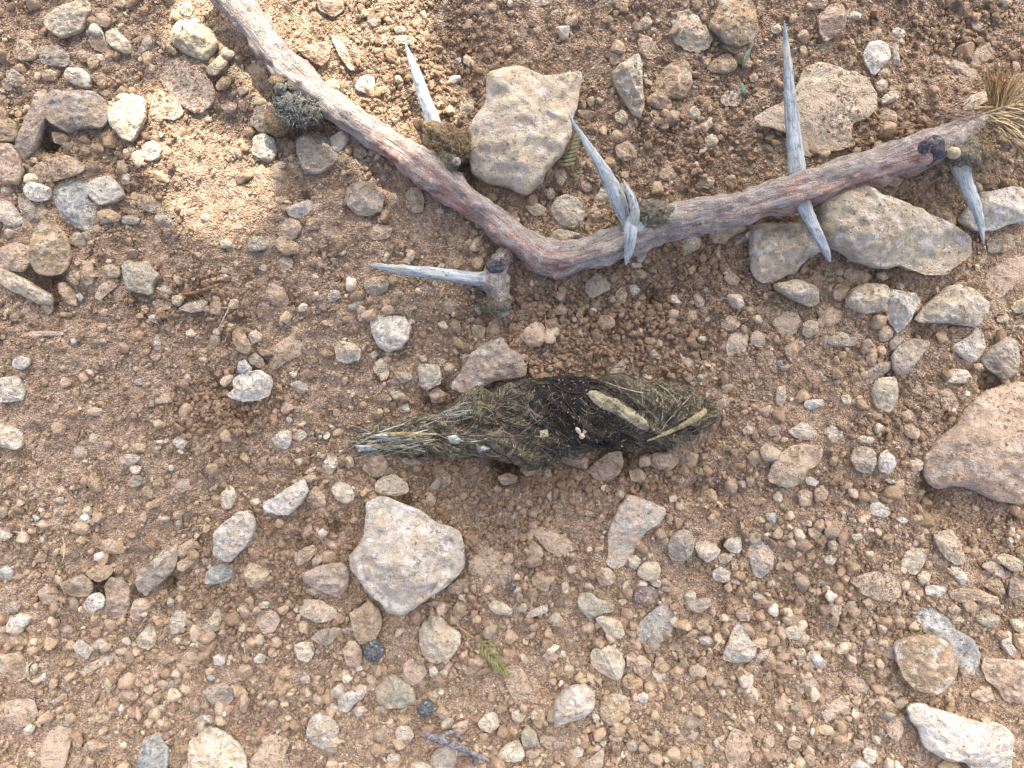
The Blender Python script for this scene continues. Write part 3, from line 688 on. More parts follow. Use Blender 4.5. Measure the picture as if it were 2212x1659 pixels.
02 n d 690,460 720,420 800,415 840,500 845,600 810,680 720,690 680,640 690,560 #brown upright block beside a dark hole and a white pebble|the brown upright block
02 w p 540,590 590,530 640,520 685,560 670,620 600,655 550,630 #white rounded pebble beneath a dark hole, left of the brown upright block|the white pebble beneath the dark hole
02 p p 245,510 300,475 350,490 390,570 340,610 280,590
02 w p 35,740 60,680 130,655 205,680 180,730 110,780 40,785
02 e p 40,610 80,570 140,590 120,650 60,655
02 p p 845,640 870,570 930,555 990,600 940,650 890,710 845,690
02 c p 880,830 940,750 970,710 1010,760 1010,860 960,895 900,870 #cream kite-shaped stone right below the brown upright block|the cream kite-shaped stone
02 l d 1100,700 1150,630 1200,640 1215,720 1160,790 1110,790
02 c d 1300,750 1370,660 1410,600 1440,680 1430,760 1350,790
02 g e 1650,710 1680,640 1790,640 1820,700 1780,780 1700,790
02 c p 1935,620 1980,560 2080,570 2170,620 2190,670 2150,710 2040,710 1950,670 #cream pitted stone below the brownish one beside the heart-shaped stone|the cream pitted stone
02 m p 1950,402 2040,357 2145,327 2235,327 2268,402 2256,492 2205,552 2115,522 2040,492 1974,456 #brownish grey stone against the lower left side of the heart-shaped stone|the brownish grey stone
02 c p 2000,500 2040,470 2085,490 2080,530 2020,540
02 g p 2010,820 2070,760 2130,750 2175,790 2160,850 2100,870 2050,840
02 c p 1900,860 1960,840 2030,850 2040,920 1990,980 1930,960
02 t p 1905,290 1950,240 2030,210 2060,250 2000,320 1940,350 1910,330
02 p p 2015,310 2060,270 2105,300 2060,350 2020,340
02 w p 2060,130 2090,100 2125,130 2110,165 2070,160
02 l p 475,870 510,825 560,840 600,900 570,955 510,920
02 l d 600,850 650,810 700,850 680,890 610,890
02 c e 500,1030 600,970 700,920 760,910 740,960 640,1010 540,1060
02 n d 770,920 830,900 880,930 860,980 790,970
02 t d 685,1040 740,980 790,1030 770,1060 710,1070
02 t p -20,930 60,920 120,900 160,960 180,1070 110,1110 20,1060 -20,1020 #grey-tan blocky stone cut by the left border low down|the grey-tan block on the left border
02 t e -20,1250 100,1210 220,1210 250,1290 220,1370 140,1400 50,1360 -20,1340 #grey-tan flat buried stone on the left border near the bottom|the flat buried stone on the left border
02 c p 150,1410 180,1370 230,1390 210,1440 160,1450
02 t e 260,1560 310,1430 380,1370 440,1380 470,1440 450,1540 420,1680 270,1680 #tan elongated stone sunk in the soil at the lower left with a crack along it|the tan sunken stone
02 p p 540,1520 590,1475 650,1490 665,1540 620,1565 550,1550 #pinkish white pebble alone near the bottom left|the pinkish white pebble
02 b d 890,1590 930,1480 980,1430 1040,1450 1100,1540 1080,1690 900,1690 #blue-grey flat stone cut by the bottom border|the blue-grey stone at the bottom
02 c p 1224,1542 1236,1482 1299,1422 1389,1386 1470,1437 1545,1497 1599,1587 1590,1720 1224,1720 #large cream stone with a rounded peak cut by the bottom border|the large cream stone at the bottom
02 l d 1250,1360 1290,1320 1360,1310 1400,1360 1310,1370
02 t e 1620,1620 1680,1520 1760,1440 1850,1460 1880,1500 1850,1560 1900,1700 1600,1700 #tan-grey dusty stone right of the large cream one at the bottom|the dusty tan-grey bottom stone
02 l p 1980,1430 2010,1330 2070,1290 2150,1320 2205,1400 2180,1480 2100,1540 2020,1500 #light grey pentagonal stone near the bottom, left of a grey twig|the light grey pentagonal stone
02 g p 1310,1170 1370,1120 1460,1105 1510,1150 1510,1220 1450,1265 1370,1230
02 t p 1500,1120 1560,1120 1610,1180 1590,1210 1530,1200
02 n d 1225,1230 1270,1200 1310,1260 1290,1310 1230,1290
02 t d 905,1210 940,1180 990,1190 980,1230 920,1240
02 w p 1380,940 1410,920 1470,940 1450,1000 1390,990
02 c d 1465,960 1495,950 1500,990 1470,1000
02 b d 1330,1070 1370,1050 1400,1080 1370,1105
02 t d 1170,950 1220,900 1280,920 1290,980 1220,1000 1170,990
02 g d 1060,1110 1120,1080 1155,1120 1130,1170 1080,1170
02 l d 1640,950 1680,910 1730,940 1700,980 1650,975
02 c p 1745,920 1770,895 1800,930 1760,950
02 g d 1930,1070 1970,1040 2010,1070 2010,1110 1960,1115
02 t p 220,290 260,250 310,280 290,330 230,320
02 b d -10,380 40,340 90,380 80,440 -10,440
02 o d 990,1050 1020,1040 1035,1080 1000,1085
02 c p -10,120 60,115 80,160 40,190 -10,190
02 t e 600,190 720,170 830,230 800,270 700,270 610,220
02 c d 200,1000 230,970 250,1010 225,1060 200,1040
02 w d 250,1070 290,1040 300,1090 265,1100
02 t d 2010,1200 2060,1160 2120,1200 2100,1250 2020,1240
02 w p 2120,1270 2150,1235 2200,1270 2190,1300 2130,1295
02 w p 1670,600 1710,570 1750,590 1740,625 1680,625
02 w d 490,80 520,30 570,-10 600,70 550,75
02 t d 140,30 180,15 210,50 170,70
02 w d 210,20 240,10 260,50 225,60
02 b d 330,1230 355,1205 375,1230 355,1260
02 w d 750,1270 790,1240 815,1280 780,1300
02 w d 1690,1230 1720,1210 1735,1240 1700,1265
02 t d 570,1350 620,1290 720,1310 700,1370 600,1370
02 g d 400,760 440,725 480,760 460,800 410,790
02 t d 180,740 220,725 240,770 200,795
02 t d 1020,940 1080,915 1140,950 1110,985 1040,980
12 l p 162,-63 254,-108 368,-63 488,-18 608,57 683,87 773,132 797,252 806,342 758,402 668,492 563,567 428,657 368,672 278,627 203,552 128,462 68,372 53,297 143,162 152,42 #large light grey heart-shaped stone with white and tan patches, below the dropping|the large heart-shaped stone
12 g e 820,320 870,240 960,220 1060,270 1140,370 1150,440 1040,490 960,450 860,410 810,390 #grey buried stone touching the right side of the large heart-shaped stone|the grey buried stone
12 t e 1210,110 1290,90 1390,130 1490,190 1520,240 1420,290 1340,260 1280,190
12 t p 50,650 120,620 180,570 240,620 270,700 260,760 200,850 120,865 80,800 60,730 #tan rough-skinned stone touching the bottom tip of the heart-shaped stone|the tan rough-skinned stone
12 c p 500,790 530,720 580,660 650,680 700,740 780,780 770,860 700,960 620,980 550,970 510,880 #pale cream many-sided stone left of the little green leaf|the pale many-sided stone by the leaf
12 p p 395,990 440,950 510,960 560,1030 510,1110 450,1130 400,1090 #pinkish grey round pebble below the pale many-sided stone by the leaf|the pinkish round pebble
12 e d 210,1130 260,1080 340,1060 420,1090 470,1150 490,1230 400,1270 290,1270 220,1210 #smooth green-grey oval stone lower left of the pinkish round pebble|the smooth green-grey oval stone
12 p p 5,900 50,830 110,840 140,920 120,1000 40,1000
12 l p -20,1200 60,1150 130,1110 160,1140 150,1200 90,1240 40,1300 -15,1290
12 w p 75,1280 110,1240 155,1260 150,1310 100,1330
12 l p 565,1020 600,990 630,1030 620,1070 575,1070
12 p p 560,1170 600,1150 630,1190 600,1240 570,1220
12 c p 950,600 990,565 1060,590 1115,640 1100,665 1010,665 960,630
12 n p 1060,570 1100,545 1145,570 1120,605
12 c p 1140,610 1180,585 1215,620 1190,650 1150,645
12 t p 1230,430 1260,390 1320,380 1355,450 1340,520 1290,510 1240,480 #tan-grey rounded pebble in crumbly soil right of the grey buried stone|the tan-grey rounded pebble
12 t p 1650,420 1680,360 1740,365 1780,420 1760,470 1680,480
12 c p 1915,370 1970,325 2050,320 2070,370 2060,430 1980,450 1920,410 #cream-pink angular stone below the long tapering grey stone|the cream-pink angular stone
12 c d 1860,290 1900,275 1950,310 1910,380 1860,350
12 c p 2000,450 2050,430 2090,460 2060,490 2010,480
12 v p 1885,540 1920,480 1980,470 2060,510 2050,570 1980,610 1910,590 #dull purple smooth pebble, the only one of its colour|the purple pebble
12 e p 1520,570 1550,525 1620,520 1660,560 1770,590 1770,640 1690,660 1600,690 1550,650 #pale greenish stone shaped like a fish tail left of the purple pebble|the pale greenish fish-tail stone
12 c p 1640,690 1680,665 1760,690 1810,710 1840,790 1800,830 1720,790
12 c p 1610,920 1650,880 1760,860 1810,910 1840,970 1820,1070 1780,1090 1700,1060 1620,990 #cream speckled stone pointing down, beside a cluster of orange pebbles|the cream speckled stone
12 p p 1880,960 1940,925 2010,970 2000,1050 1960,1090 1890,1030
12 p p 1845,930 1890,905 1920,940 1880,1020 1850,1000
12 o p 1820,1080 1870,1040 1950,1080 1950,1130 1880,1155 1830,1130 #orange-tan oval pebble at the foot of the cream speckled stone|the orange-tan pebble
12 c p 2010,1030 2050,1000 2110,1050 2100,1100 2040,1100
12 l p 1370,1310 1380,1230 1430,1160 1500,1120 1580,1110 1640,1160 1650,1240 1600,1310 1520,1350 1440,1370 1380,1400 #smooth whitish stone with a shaded tan underside near the bottom middle|the smooth whitish stone
12 t d 1670,1240 1700,1180 1800,1170 1860,1200 1870,1300 1800,1370 1720,1390 1670,1310 #tan-grey blocky stone right of the smooth whitish one|the tan-grey blocky stone
12 b e 1940,700 2030,620 2120,560 2160,620 2150,750 2080,850 1980,870 1900,800 #blue-grey buried stone just below the purple pebble|the blue-grey buried stone
12 n d 2100,500 2160,480 2215,500 2240,580 2180,600 2120,550
12 c p 2125,700 2160,670 2190,700 2170,750 2130,740
12 g p 2111,222 2144,147 2213,108 2279,132 2288,222 2258,297 2183,327 2123,297 #grey rounded stone beside the tapering grey stone's right side|the grey rounded stone
12 w e 1220,640 1340,590 1340,650 1240,680 1170,720
12 t p 720,620 760,565 810,600 820,650 770,700 730,680
12 n p 680,490 760,430 820,430 825,500 760,535 700,530
12 n p 825,490 860,470 880,510 850,550
12 n d 530,590 600,570 710,590 720,620 620,620
12 n p 790,1030 850,980 920,975 910,1020 820,1065
12 t e 1050,1010 1140,990 1190,1040 1245,1160 1200,1220 1110,1220 1060,1110 #tan-grey stone sunk in soil just below the green leaf|the sunken stone below the leaf
12 c p 880,1370 940,1300 1010,1300 1025,1390 970,1430 900,1400
12 c p 1100,1300 1150,1280 1200,1310 1170,1360 1110,1350
12 t p 1225,1310 1260,1265 1310,1270 1320,1340 1290,1410 1240,1370
12 e p 1160,1440 1210,1370 1270,1440 1270,1520 1180,1525
12 c p 1005,1580 1070,1500 1150,1475 1190,1560 1170,1610 1060,1610 #cream-grey wedge-shaped stone near the bottom, right of the grey twig|the cream-grey wedge-shaped stone
12 g p 570,1600 620,1540 700,1495 760,1520 750,1620 690,1680 600,1670 #grey stone with the grey twig lying across its top|the grey stone under the twig
12 l p 345,1430 380,1380 440,1390 475,1450 440,1500 370,1490
12 l p 290,1590 320,1560 385,1580 370,1630 310,1640
12 p p 710,1390 760,1360 830,1350 810,1420 760,1450
12 t p 605,1300 640,1250 700,1300 700,1350 650,1350
12 w p 1495,1550 1540,1510 1575,1540 1560,1590 1510,1590 #bright white pebble near the bottom, right of the cream-grey wedge|the bright white pebble
12 c p 1620,1310 1650,1290 1680,1340 1640,1370
12 w p 1920,1190 1960,1165 2000,1200 1970,1245 1930,1230
12 p p 1880,1190 1910,1170 1930,1220 1890,1230
12 g p 1840,1500 1880,1465 1930,1490 1910,1550 1860,1555
12 y d 1440,1010 1470,985 1515,1010 1500,1045 1450,1045
12 p d 1300,930 1360,885 1415,930 1390,965 1320,960
12 c d 1570,1620 1640,1570 1700,1520 1700,1600 1680,1690 1580,1690
12 t p 890,1430 960,1440 940,1480 900,1475
12 p p 1280,1450 1330,1440 1370,1490 1340,1540 1290,1500
12 w p 1420,900 1450,900 1455,940 1425,945
12 t d 2120,1380 2170,1370 2200,1430 2150,1450
12 c d 1145,920 1190,920 1225,970 1180,985
12 c p 450,1630 520,1620 590,1640 590,1700 450,1700
12 p d 1185,1545 1240,1535 1290,1570 1250,1600 1200,1585
12 p d 1370,1490 1430,1470 1460,1500 1420,1540 1380,1540
12 t p 1960,1110 2010,1095 2040,1140 2000,1180 1965,1160
12 p p 1590,1080 1620,1060 1650,1110 1620,1130
12 t d 2150,170 2155,170 2160,175
22 l p 420,280 440,210 500,180 550,210 595,270 580,350 520,430 470,420 440,350 #light grey oval stone standing upright, with a knobbly outline|the light grey upright oval
22 c p 75,210 110,180 190,190 245,250 220,300 160,330 100,290
22 l p 260,220 300,170 370,155 385,220 370,270 310,260
22 c p 230,280 280,260 330,290 290,340 240,330
22 p p 310,300 340,300 360,360 350,410 320,390
22 l p 190,390 240,350 310,390 310,440 260,460 200,440
22 l p 250,940 300,830 330,740 360,715 415,760 430,820 480,860 480,920 420,970 340,980 260,960 #light grey boot-shaped stone right of the whitish and blue-grey stones|the light grey boot-shaped stone
22 c p 470,930 510,890 570,885 595,940 560,970 490,960
22 t p 480,860 510,830 550,850 540,885 495,885
22 p p 340,640 400,610 460,650 440,700 380,710 345,680
22 t p 80,730 120,690 170,700 165,760 110,770
22 l p 100,820 150,800 210,830 180,860 120,860
22 c p 10,540 50,500 90,530 80,570 30,580
22 p p 165,640 200,610 220,660 190,700
22 g p 2,591 61,564 178,552 184,606 100,660 31,636
22 c p 650,770 720,720 790,780 750,830 680,820
22 t d 720,850 760,815 790,850 750,870
22 l p 785,950 830,890 870,910 950,990 920,1020 850,1010 #grey-white triangular stone pointing right toward a yellowish one|the grey-white triangular stone
22 y d 980,900 1030,840 1090,840 1110,890 1060,920 1000,920
22 c d 885,850 930,820 985,870 940,900 890,890
22 c p 945,600 980,570 1030,600 1030,660 990,685 950,650 #cream egg-shaped pebble in fine gravel left of the flat grey slab|the cream egg-shaped pebble
22 t p 655,920 700,870 735,890 700,950 660,960
22 c p 740,890 790,880 800,930 740,960
22 t p 610,880 640,860 665,890 645,930 610,915
22 c p 1620,150 1740,105 1780,170 1820,270 1830,330 1780,350 1700,300 1650,220 #cream wedge stone slanting below the giant rock|the cream slanting wedge
22 c d 1430,260 1530,220 1580,250 1570,330 1520,410 1440,400 1410,330 #cream-grey square stone left of the cream slanting wedge|the cream-grey square stone
22 c p 1520,420 1560,380 1610,400 1590,460 1540,470
22 w p 1570,490 1630,470 1700,490 1700,530 1640,560 1575,530
22 t p 1720,510 1800,490 1920,500 2000,540 2050,550 2050,600 1960,600 1880,570 1780,590 1730,550 #tan bone-shaped stone lying level above a stack of small pebbles|the tan bone-shaped stone
22 w d 1730,350 1800,360 1850,430 1820,480 1770,440
22 y p 2030,290 2080,265 2150,290 2200,330 2200,380 2130,385 2060,330
22 p p 2110,450 2150,400 2240,390 2240,560 2120,560
22 t p 1960,450 2010,415 2060,440 2090,520 2050,540 1970,500
22 t P 1820,600 1870,570 1915,600 1900,650 1840,650
22 b d 1490,620 1570,610 1640,630 1710,680 1750,750 1830,790 1890,830 1920,900 1925,1010 1890,1060 1790,1010 1700,900 1560,780 1500,700 #flat blue-grey slab slanting under the edge of a brown stone|the flat slanting grey slab
22 t P 1370,850 1450,810 1560,790 1640,800 1720,850 1780,950 1780,1010 1740,1090 1720,1160 1620,1180 1520,1160 1440,1080 1390,980 #brown-tan dusty stone overlapping the flat slanting grey slab|the brown dusty stone
22 p e 1280,880 1350,820 1375,860 1380,960 1300,940
22 p p 1940,1010 1950,950 2050,950 2240,955 2240,1250 2080,1230 2040,1150 1960,1080 #pink-cream rock cut by the right border in the lower corner|the pink-cream corner rock
22 p p 1860,1190 1940,1130 2000,1130 2020,1210 1950,1240
22 w p 1450,1272 1504,1233 1621,1263 1756,1302 1876,1347 1951,1377 2050,1368 2116,1422 2134,1527 2134,1720 1906,1720 1831,1617 1696,1602 1621,1557 1561,1527 1531,1422 1471,1347 #large white stone with a wing to the right in the lower right corner|the large white corner stone
22 t p 1650,1640 1700,1600 1780,1620 1830,1700 1650,1700
22 p p 1310,1390 1370,1320 1420,1330 1430,1420 1390,1490 1330,1450
22 w p 1165,1550 1200,1520 1260,1550 1265,1600 1210,1640 1175,1600
22 l p 1090,1640 1150,1605 1210,1640 1220,1690 1090,1690
22 g e 900,1310 930,1250 1030,1190 1090,1220 1070,1290 990,1310 920,1380
22 g d 740,1130 790,1060 850,1070 890,1130 850,1150 780,1180 740,1170 #grey-cream half-round stone between the triangular stone and a buried grey one|the grey-cream half-round stone
22 g e 1080,1080 1140,1060 1200,1100 1220,1160 1160,1200 1100,1140
22 p d 1240,1190 1300,1190 1380,1250 1360,1290 1290,1290
22 p p 1100,1470 1170,1480 1180,1530 1120,1540
22 y p 625,1260 660,1225 690,1240 680,1290 640,1300
22 e d 195,1490 215,1455 240,1500 245,1540 205,1520
22 g d 0,1480 50,1430 110,1420 90,1470 30,1510
22 p e 280,1480 330,1400 420,1430 460,1520 430,1620 310,1640 270,1560
22 c d 530,1480 570,1440 600,1480 570,1540 540,1530
22 t d 665,1490 710,1440 770,1470 760,1530 690,1540
22 p d 570,160 620,85 655,130 640,170 600,175
22 b d 530,10 600,0 610,60 580,90 550,60
22 p d 810,110 880,95 910,150 880,190 820,160
22 c p 945,190 980,175 1010,210 990,250 950,240
22 c p 915,290 960,275 1005,310 970,350 920,330
22 c d 1090,150 1150,130 1170,170 1110,190
22 e d 840,430 900,420 970,460 930,490 860,465
22 g e 1930,350 2000,310 2080,360 2090,440 2000,400
22 p d 910,20 960,10 980,50 930,70
22 w d 1370,40 1430,30 1470,60 1420,85
22 c p 430,460 470,440 490,480 450,500 415,490
22 l p 560,470 580,430 610,480 590,510
22 w p 450,550 480,520 540,550 480,575
22 g d 50,1580 110,1560 140,1620 120,1690 60,1690
22 e p 1890,680 1950,620 2010,660 2060,680 2040,750 1960,740 1900,710
22 l p 2060,850 2090,770 2130,780 2120,840 2160,900 2140,950 2090,910
22 c d 2110,700 2170,690 2240,720 2240,800 2150,770
22 c e 1080,440 1200,390 1370,380 1420,480 1410,560 1280,580 1150,530 #cream-tan buried slab left of a white pebble in fine gravel|the buried slab in fine gravel
22 g d 1185,830 1220,810 1250,840 1225,875 1190,870
22 c p 1720,620 1770,600 1810,630 1780,660 1730,655
22 c p 1740,690 1790,670 1830,700 1790,730 1745,720
22 w d 1530,160 1555,135 1575,160 1550,185
22 w d 2105,180 2130,160 2145,195 2120,215
22 p d 1450,520 1490,500 1520,530 1480,555
'''.strip().splitlines()

COL = dict(w=(218, 209, 195), l=(200, 190, 175), g=(176, 163, 148), b=(174, 174, 170), c=(208, 193, 170), t=(184, 161, 134), p=(192, 168, 148),
           n=(166, 144, 124), y=(202, 188, 160), o=(190, 160, 128), e=(176, 168, 150), v=(150, 130, 126), m=(174, 158, 144))
WORD = dict(w='white', l='light grey', g='grey', b='bluish grey', c='cream', t='tan', p='pinkish', n='brown', y='yellowish', o='orange-tan', e='greenish grey', v='purple', m='mauve-grey')

def chaikin(P, n=2):
    for _ in range(n):
        Q = np.roll(P, -1, 0)
        P = np.stack([.86 * P + .14 * Q, .14 * P + .86 * Q], 1).reshape(-1, 2)
    return P
def resample(P, n):
    C = np.vstack([P, P[:1]]); d = np.r_[0, np.cumsum(np.hypot(*np.diff(C, axis=0).T))]
    t = np.linspace(0, d[-1], n, endpoint=False)
    return np.stack([np.interp(t, d, C[:, 0]), np.interp(t, d, C[:, 1])], 1)
def area(P):
    x, y = P.T; return .5 * abs(np.dot(x, np.roll(y, -1)) - np.dot(y, np.roll(x, -1)))
def centre(P):
    x, y = P.T; x1, y1 = np.roll(x, -1), np.roll(y, -1); c = x * y1 - x1 * y; a = c.sum() / 2
    return np.array([((x + x1) * c).sum(), ((y + y1) * c).sum()]) / (6 * a)

stones = []
for ln in STONES:
    head, _, lab = ln.partition('#')
    w = head.split()
    tx, ty = int(w[0][0]) * 2212 / 3, int(w[0][1]) * 553.0
    P = np.array([[float(a) for a in q.split(',')] for q in w[3:]])
    P = P / 3.0 + (tx, ty)
    label, _, ref = lab.partition('|')
    if area(P) < 60: continue
    stones.append(dict(col=w[1], set=w[2], P=P, A=area(P), C=centre(P), label=label.strip(), ref=ref.strip()))
stones.sort(key=lambda s: -s['A'])

# stones whose broken faces can be read: (direction the face looks, steepness, where it starts)
CUTS = {'huge ridged': [(-68, 2.2, 1.15), (100, .5, 1.1), (170, .8, 1.3), (20, .6, 1.2)], 'white-topped stone on': [(-105, 2.4, 1.12), (80, .5, 1.1), (-10, .4, 1.2)],
        'smooth whitish': [(-80, 2.4, 1.35), (110, .5, 1.1)], 'brown-grey triangular': [(-40, 1.6, 1.2), (150, 1.0, 1.1), (70, .6, 1.2)],
        'large white corner': [(-70, 1.8, 1.2), (95, .6, 1.1), (180, .8, 1.2)], 'wide cream-grey': [(-85, 1.8, 1.15), (90, .4, 1.1)], 'sunlit yellowish': [(-100, 1.6, 1.15), (60, .8, 1.2), (150, 1.2, 1.2)],
        'giant rock': [(-80, 1.5, 1.3), (110, 1.2, 1.2), (160, .7, 1.1), (200, 1.2, 1.2)], 'big cream-tan': [(-60, 1.2, 1.1), (110, .7, 1.1), (200, .8, 1.2)],
        'tooth-shaped': [(-150, 1.8, 1.05), (30, .7, 1.1)], 'white heart-shaped': [(-140, 1.8, 1.05), (40, .8, 1.05)], 'plump': [(-80, 1.6, 1.2), (90, .6, 1.1)], 'cream edge': [(-70, 2.0, 1.2), (100, .3, 1.1)],
        'olive-brown flake': [(-120, 1.4, 1.1), (70, .9, 1.05)]}
def stone_mesh(s, k):
    """closed rock: outline at its widest, a faceted worn top, a rounded underside"""
    r = np.random.default_rng(1000 + k)
    P0 = chaikin(s['P'], 2 if s['A'] > 2500 else 1)
    size = math.sqrt(s['A']) * K
    mode = s['set']
    minor = size * .9
    if mode == 'e': H, zo = minor * .10 + .0006, .0006
    elif mode == 'd': H, zo = minor * .26 + .0006, .0007
    elif mode == 'P': H, zo = minor * .20, .0042 if s['A'] > 2500 else .0034
    else: H, zo = minor * .28 + .0005, minor * .13 + .0007
    H = min(H, .014); zo = min(zo, .006)
    if 'giant rock' in s['ref'] or 'broad buried' in s['ref']: zo = .0002
    cx, cy = W(*s['C'])
    base = gh(cx, cy, False)
    zw = base + zo
    if s['A'] > 20000: zw += .001
    xy = np.array([W(a, b, zw) for a, b in P0])
    C = np.array(W(s['C'][0], s['C'][1], zw))
    na = int(np.clip(size * 8000, 18, 190)) if s['A'] > 350 else 14
    O = resample(xy, na) - C
    rad = np.hypot(O[:, 0], O[:, 1])
    # the outline is a little ragged
    p3 = np.c_[O + C, np.full(na, k * .1)]
    O = O * (1 + (.045 * noise3(p3, size * .22) + .03 * noise3(p3, size * .09))[:, None])
    nr = int(np.clip(size * 2200, 5, 46))
    st = 1 - (1 - np.linspace(0, 1, nr + 1)[1:]) ** 1.6
    # facets
    nf = r.integers(4, 8); planes = []
    Rm = rad.mean(); off = r.uniform(0, 6.28)
    for j in range(nf):
        a = off + j * 6.283 / nf + r.uniform(-.5, .5)
        planes.append((math.cos(a), math.sin(a), r.uniform(.3, 1.7), r.uniform(.7, 1.25)))
    for key, pl in CUTS.items():
        if key in s['ref']:
            planes = [(math.cos(R(a)), math.sin(R(a)), sl_, o_) for a, sl_, o_ in pl]; H = H * 1.35 if s['A'] < 9000 else min(H, .0085)
    tilt = r.uniform(-.22, .22, 2)
    if mode in 'dp' and s['A'] > 1500: tilt = r.uniform(-.3, .3, 2)
    qe = r.uniform(2.6, 5.0) if mode != 'e' else 3.0
    V = []; 
    def top(sx, sy, t):
        e = (1 - np.clip(t, 0, 1) ** qe) ** (1 / qe)
        fct = np.full(sx.shape, 1.3)
        for (ax, ay, sl_, o_) in planes:
            fct = np.minimum(fct, o_ - sl_ * (ax * sx + ay * sy) / Rm * .55)
        h = e * np.clip(fct, .12, 1.3)
        h = h + e * (tilt[0] * sx + tilt[1] * sy) / Rm
        return h
    V.append(np.array([[0, 0]])); T = [np.zeros(1)]
    for t in st:
        V.append(O * t); T.append(np.full(na, t))
    XY = np.vstack(V); TT = np.concatenate(T)
    ht = top(XY[:, 0], XY[:, 1], TT)
    P3 = np.c_[XY + C, ht * H + k * .07]
    lump = .16 * noise3(P3, size * .42) - (.22 if s['A'] < 9000 else .13) * np.abs(noise3(P3 + 2, size * .25)) + .10 * noise3(P3 + 4, size * .09) + (.0001 * noise3(P3 + 6, .0015) + .00014 * noise3(P3 + 6, .003)) / H
    edge = np.clip((1 - TT) * 6, 0, 1)
    zt = H * ht + H * lump * edge * 1.0
    zt = np.where(TT < 1, np.maximum(zt, -.05 * H), zt)
    if mode == 'e':
        zt = zt + .0002 * noise3(P3, .003)
    # underside
    nb = 4
    Vb = []; Zb = []
    for t, dz in ((.97, -.22), (.86, -.5), (.6, -.8), (.25, -.95)):
        Vb.append(O * t); Zb.append(np.full(na, dz * max(H * .9, zo * 2.0 + .0012)))
    verts = np.vstack([np.c_[XY, zt], np.c_[np.vstack(Vb), np.concatenate(Zb)]])
    tris = []; quads = []
    a = np.arange(na); b = (a + 1) % na
    fl = [(0, 1 + i, 1 + j) for i, j in zip(a, b)]
    nring = nr + nb
    for ring in range(nring - 1):
        s0 = 1 + ring * na; s1 = s0 + na
        fl += list(zip((s0 + a).tolist(), (s1 + a).tolist(), (s1 + b).tolist(), (s0 + b).tolist()))
    s0 = 1 + (nring - 1) * na
    fl.append(tuple((s0 + a[::-1]).tolist()))
    loc = (C[0], C[1], zw)
    # keep orientation outward
    if np.cross(np.r_[O[0], 0], np.r_[O[1], 0])[2] < 0:
        fl = [tuple(reversed(q)) for q in fl]
    s['loc'] = loc; s['topz'] = zw + float(zt.max()); s['poly'] = P0
    return verts, fl

LANDMARKS = [('the white-crusted black knot', 640, 220), ('the grey twig', 985, 1610), ('the little green leaf', 1070, 1415),
             ('the white thorn pointing left', 900, 590), ('the dropping', 1200, 905), ('the tall white thorn', 1708, 180),
             ('the frayed branch end', 2150, 240), ('the thorny branch at its bend', 1190, 560), ('the thick stem', 780, 260)]
for s in stones:
    if s['ref']: LANDMARKS.append((s['ref'], s['C'][0], s['C'][1]))

N_IND = 300
def shape_words(s):
    P = s['P'] - s['C']
    ev = np.linalg.eigvalsh(np.cov(P.T)); asp = math.sqrt(max(ev) / max(min(ev), 1e-6))
    hull = s['A'] / (math.pi * (np.hypot(*P.T).max()) ** 2)
    if asp > 2.0: f = 'elongated'
    elif asp > 1.45: f = 'oblong'
    elif hull > .68: f = 'rounded'
    elif len(P) <= 4: f = 'four-sided'
    else: f = 'angular'
    z = 'tiny' if s['A'] < 420 else 'small' if s['A'] < 1100 else 'medium' if s['A'] < 3200 else 'large'
    return z, f
used = set()
def make_label(s):
    z, f = shape_words(s)
    kind = 'pebble' if s['A'] < 1100 else 'stone'
    half = 'half-buried ' if s['set'] == 'e' else ''
    cx, cy = s['C']
    L = sorted((math.hypot(a - cx, b - cy), n, a, b) for n, a, b in LANDMARKS if n != s['ref'])
    for att in range(8):
        d, n, a, b = L[att]
        dx, dy = cx - a, cy - b
        if abs(dx) > 2.2 * abs(dy): rel = 'right of' if dx > 0 else 'left of'
        elif abs(dy) > 2.2 * abs(dx): rel = 'below' if dy > 0 else 'above'
        else: rel = ('lower ' if dy > 0 else 'upper ') + ('right of' if dx > 0 else 'left of')
        t = f"{z} {half}{WORD[s['col']]} {f} {kind} {rel} {n}"
        key = (z, WORD[s['col']], rel, n)
        if key in used: continue
        if len(t.split()) <= 16:
            used.add(key); return t
    return None
small_v, small_f, small_c = [], [], []
count = 0
for k, s in enumerate(stones):
    v, fl = stone_mesh(s, k)
    if count < N_IND:
        lab = s['label'] or make_label(s)
        z, f = shape_words(s)
        nm = 'rock' if s['A'] > 20000 else 'stone' if s['A'] > 1100 else 'pebble'
        o = link(nm, v, fl, M_stone, loc=s['loc'])
        jit = 1 + rng.uniform(-.06, .06)
        o.color = tuple(float(q) for q in alb(COL[s['col']], jit * 1.0)) + (1,)
        o['dust'] = float({'e': .95, 'd': .7, 'p': .5, 'P': .4}[s['set']] + rng.uniform(-.12, .12) - (.25 if s['col'] in 'wb' else 0))
        o['crust'] = float({'w': .9, 'l': .75, 'b': .5, 'c': .5, 't': .3}.get(s['col'], .15)) + (.3 if s['A'] > 9000 else 0)
        s['obj'] = o
        if lab is None: lab = f"{WORD[s['col']]} {f} pebble among fine gravel"
        tag(o, lab, nm, 'stones scattered on the dry soil')
        count += 1
    else:
        off = sum(len(a) for a in small_v)
        small_v.append(v + np.array(s['loc'])); small_f += [tuple(i + off for i in q) for q in fl]
        c = alb(COL[s['col']], 1 + rng.uniform(-.08, .08))
        small_c.append(np.tile(c, (len(v), 1)))
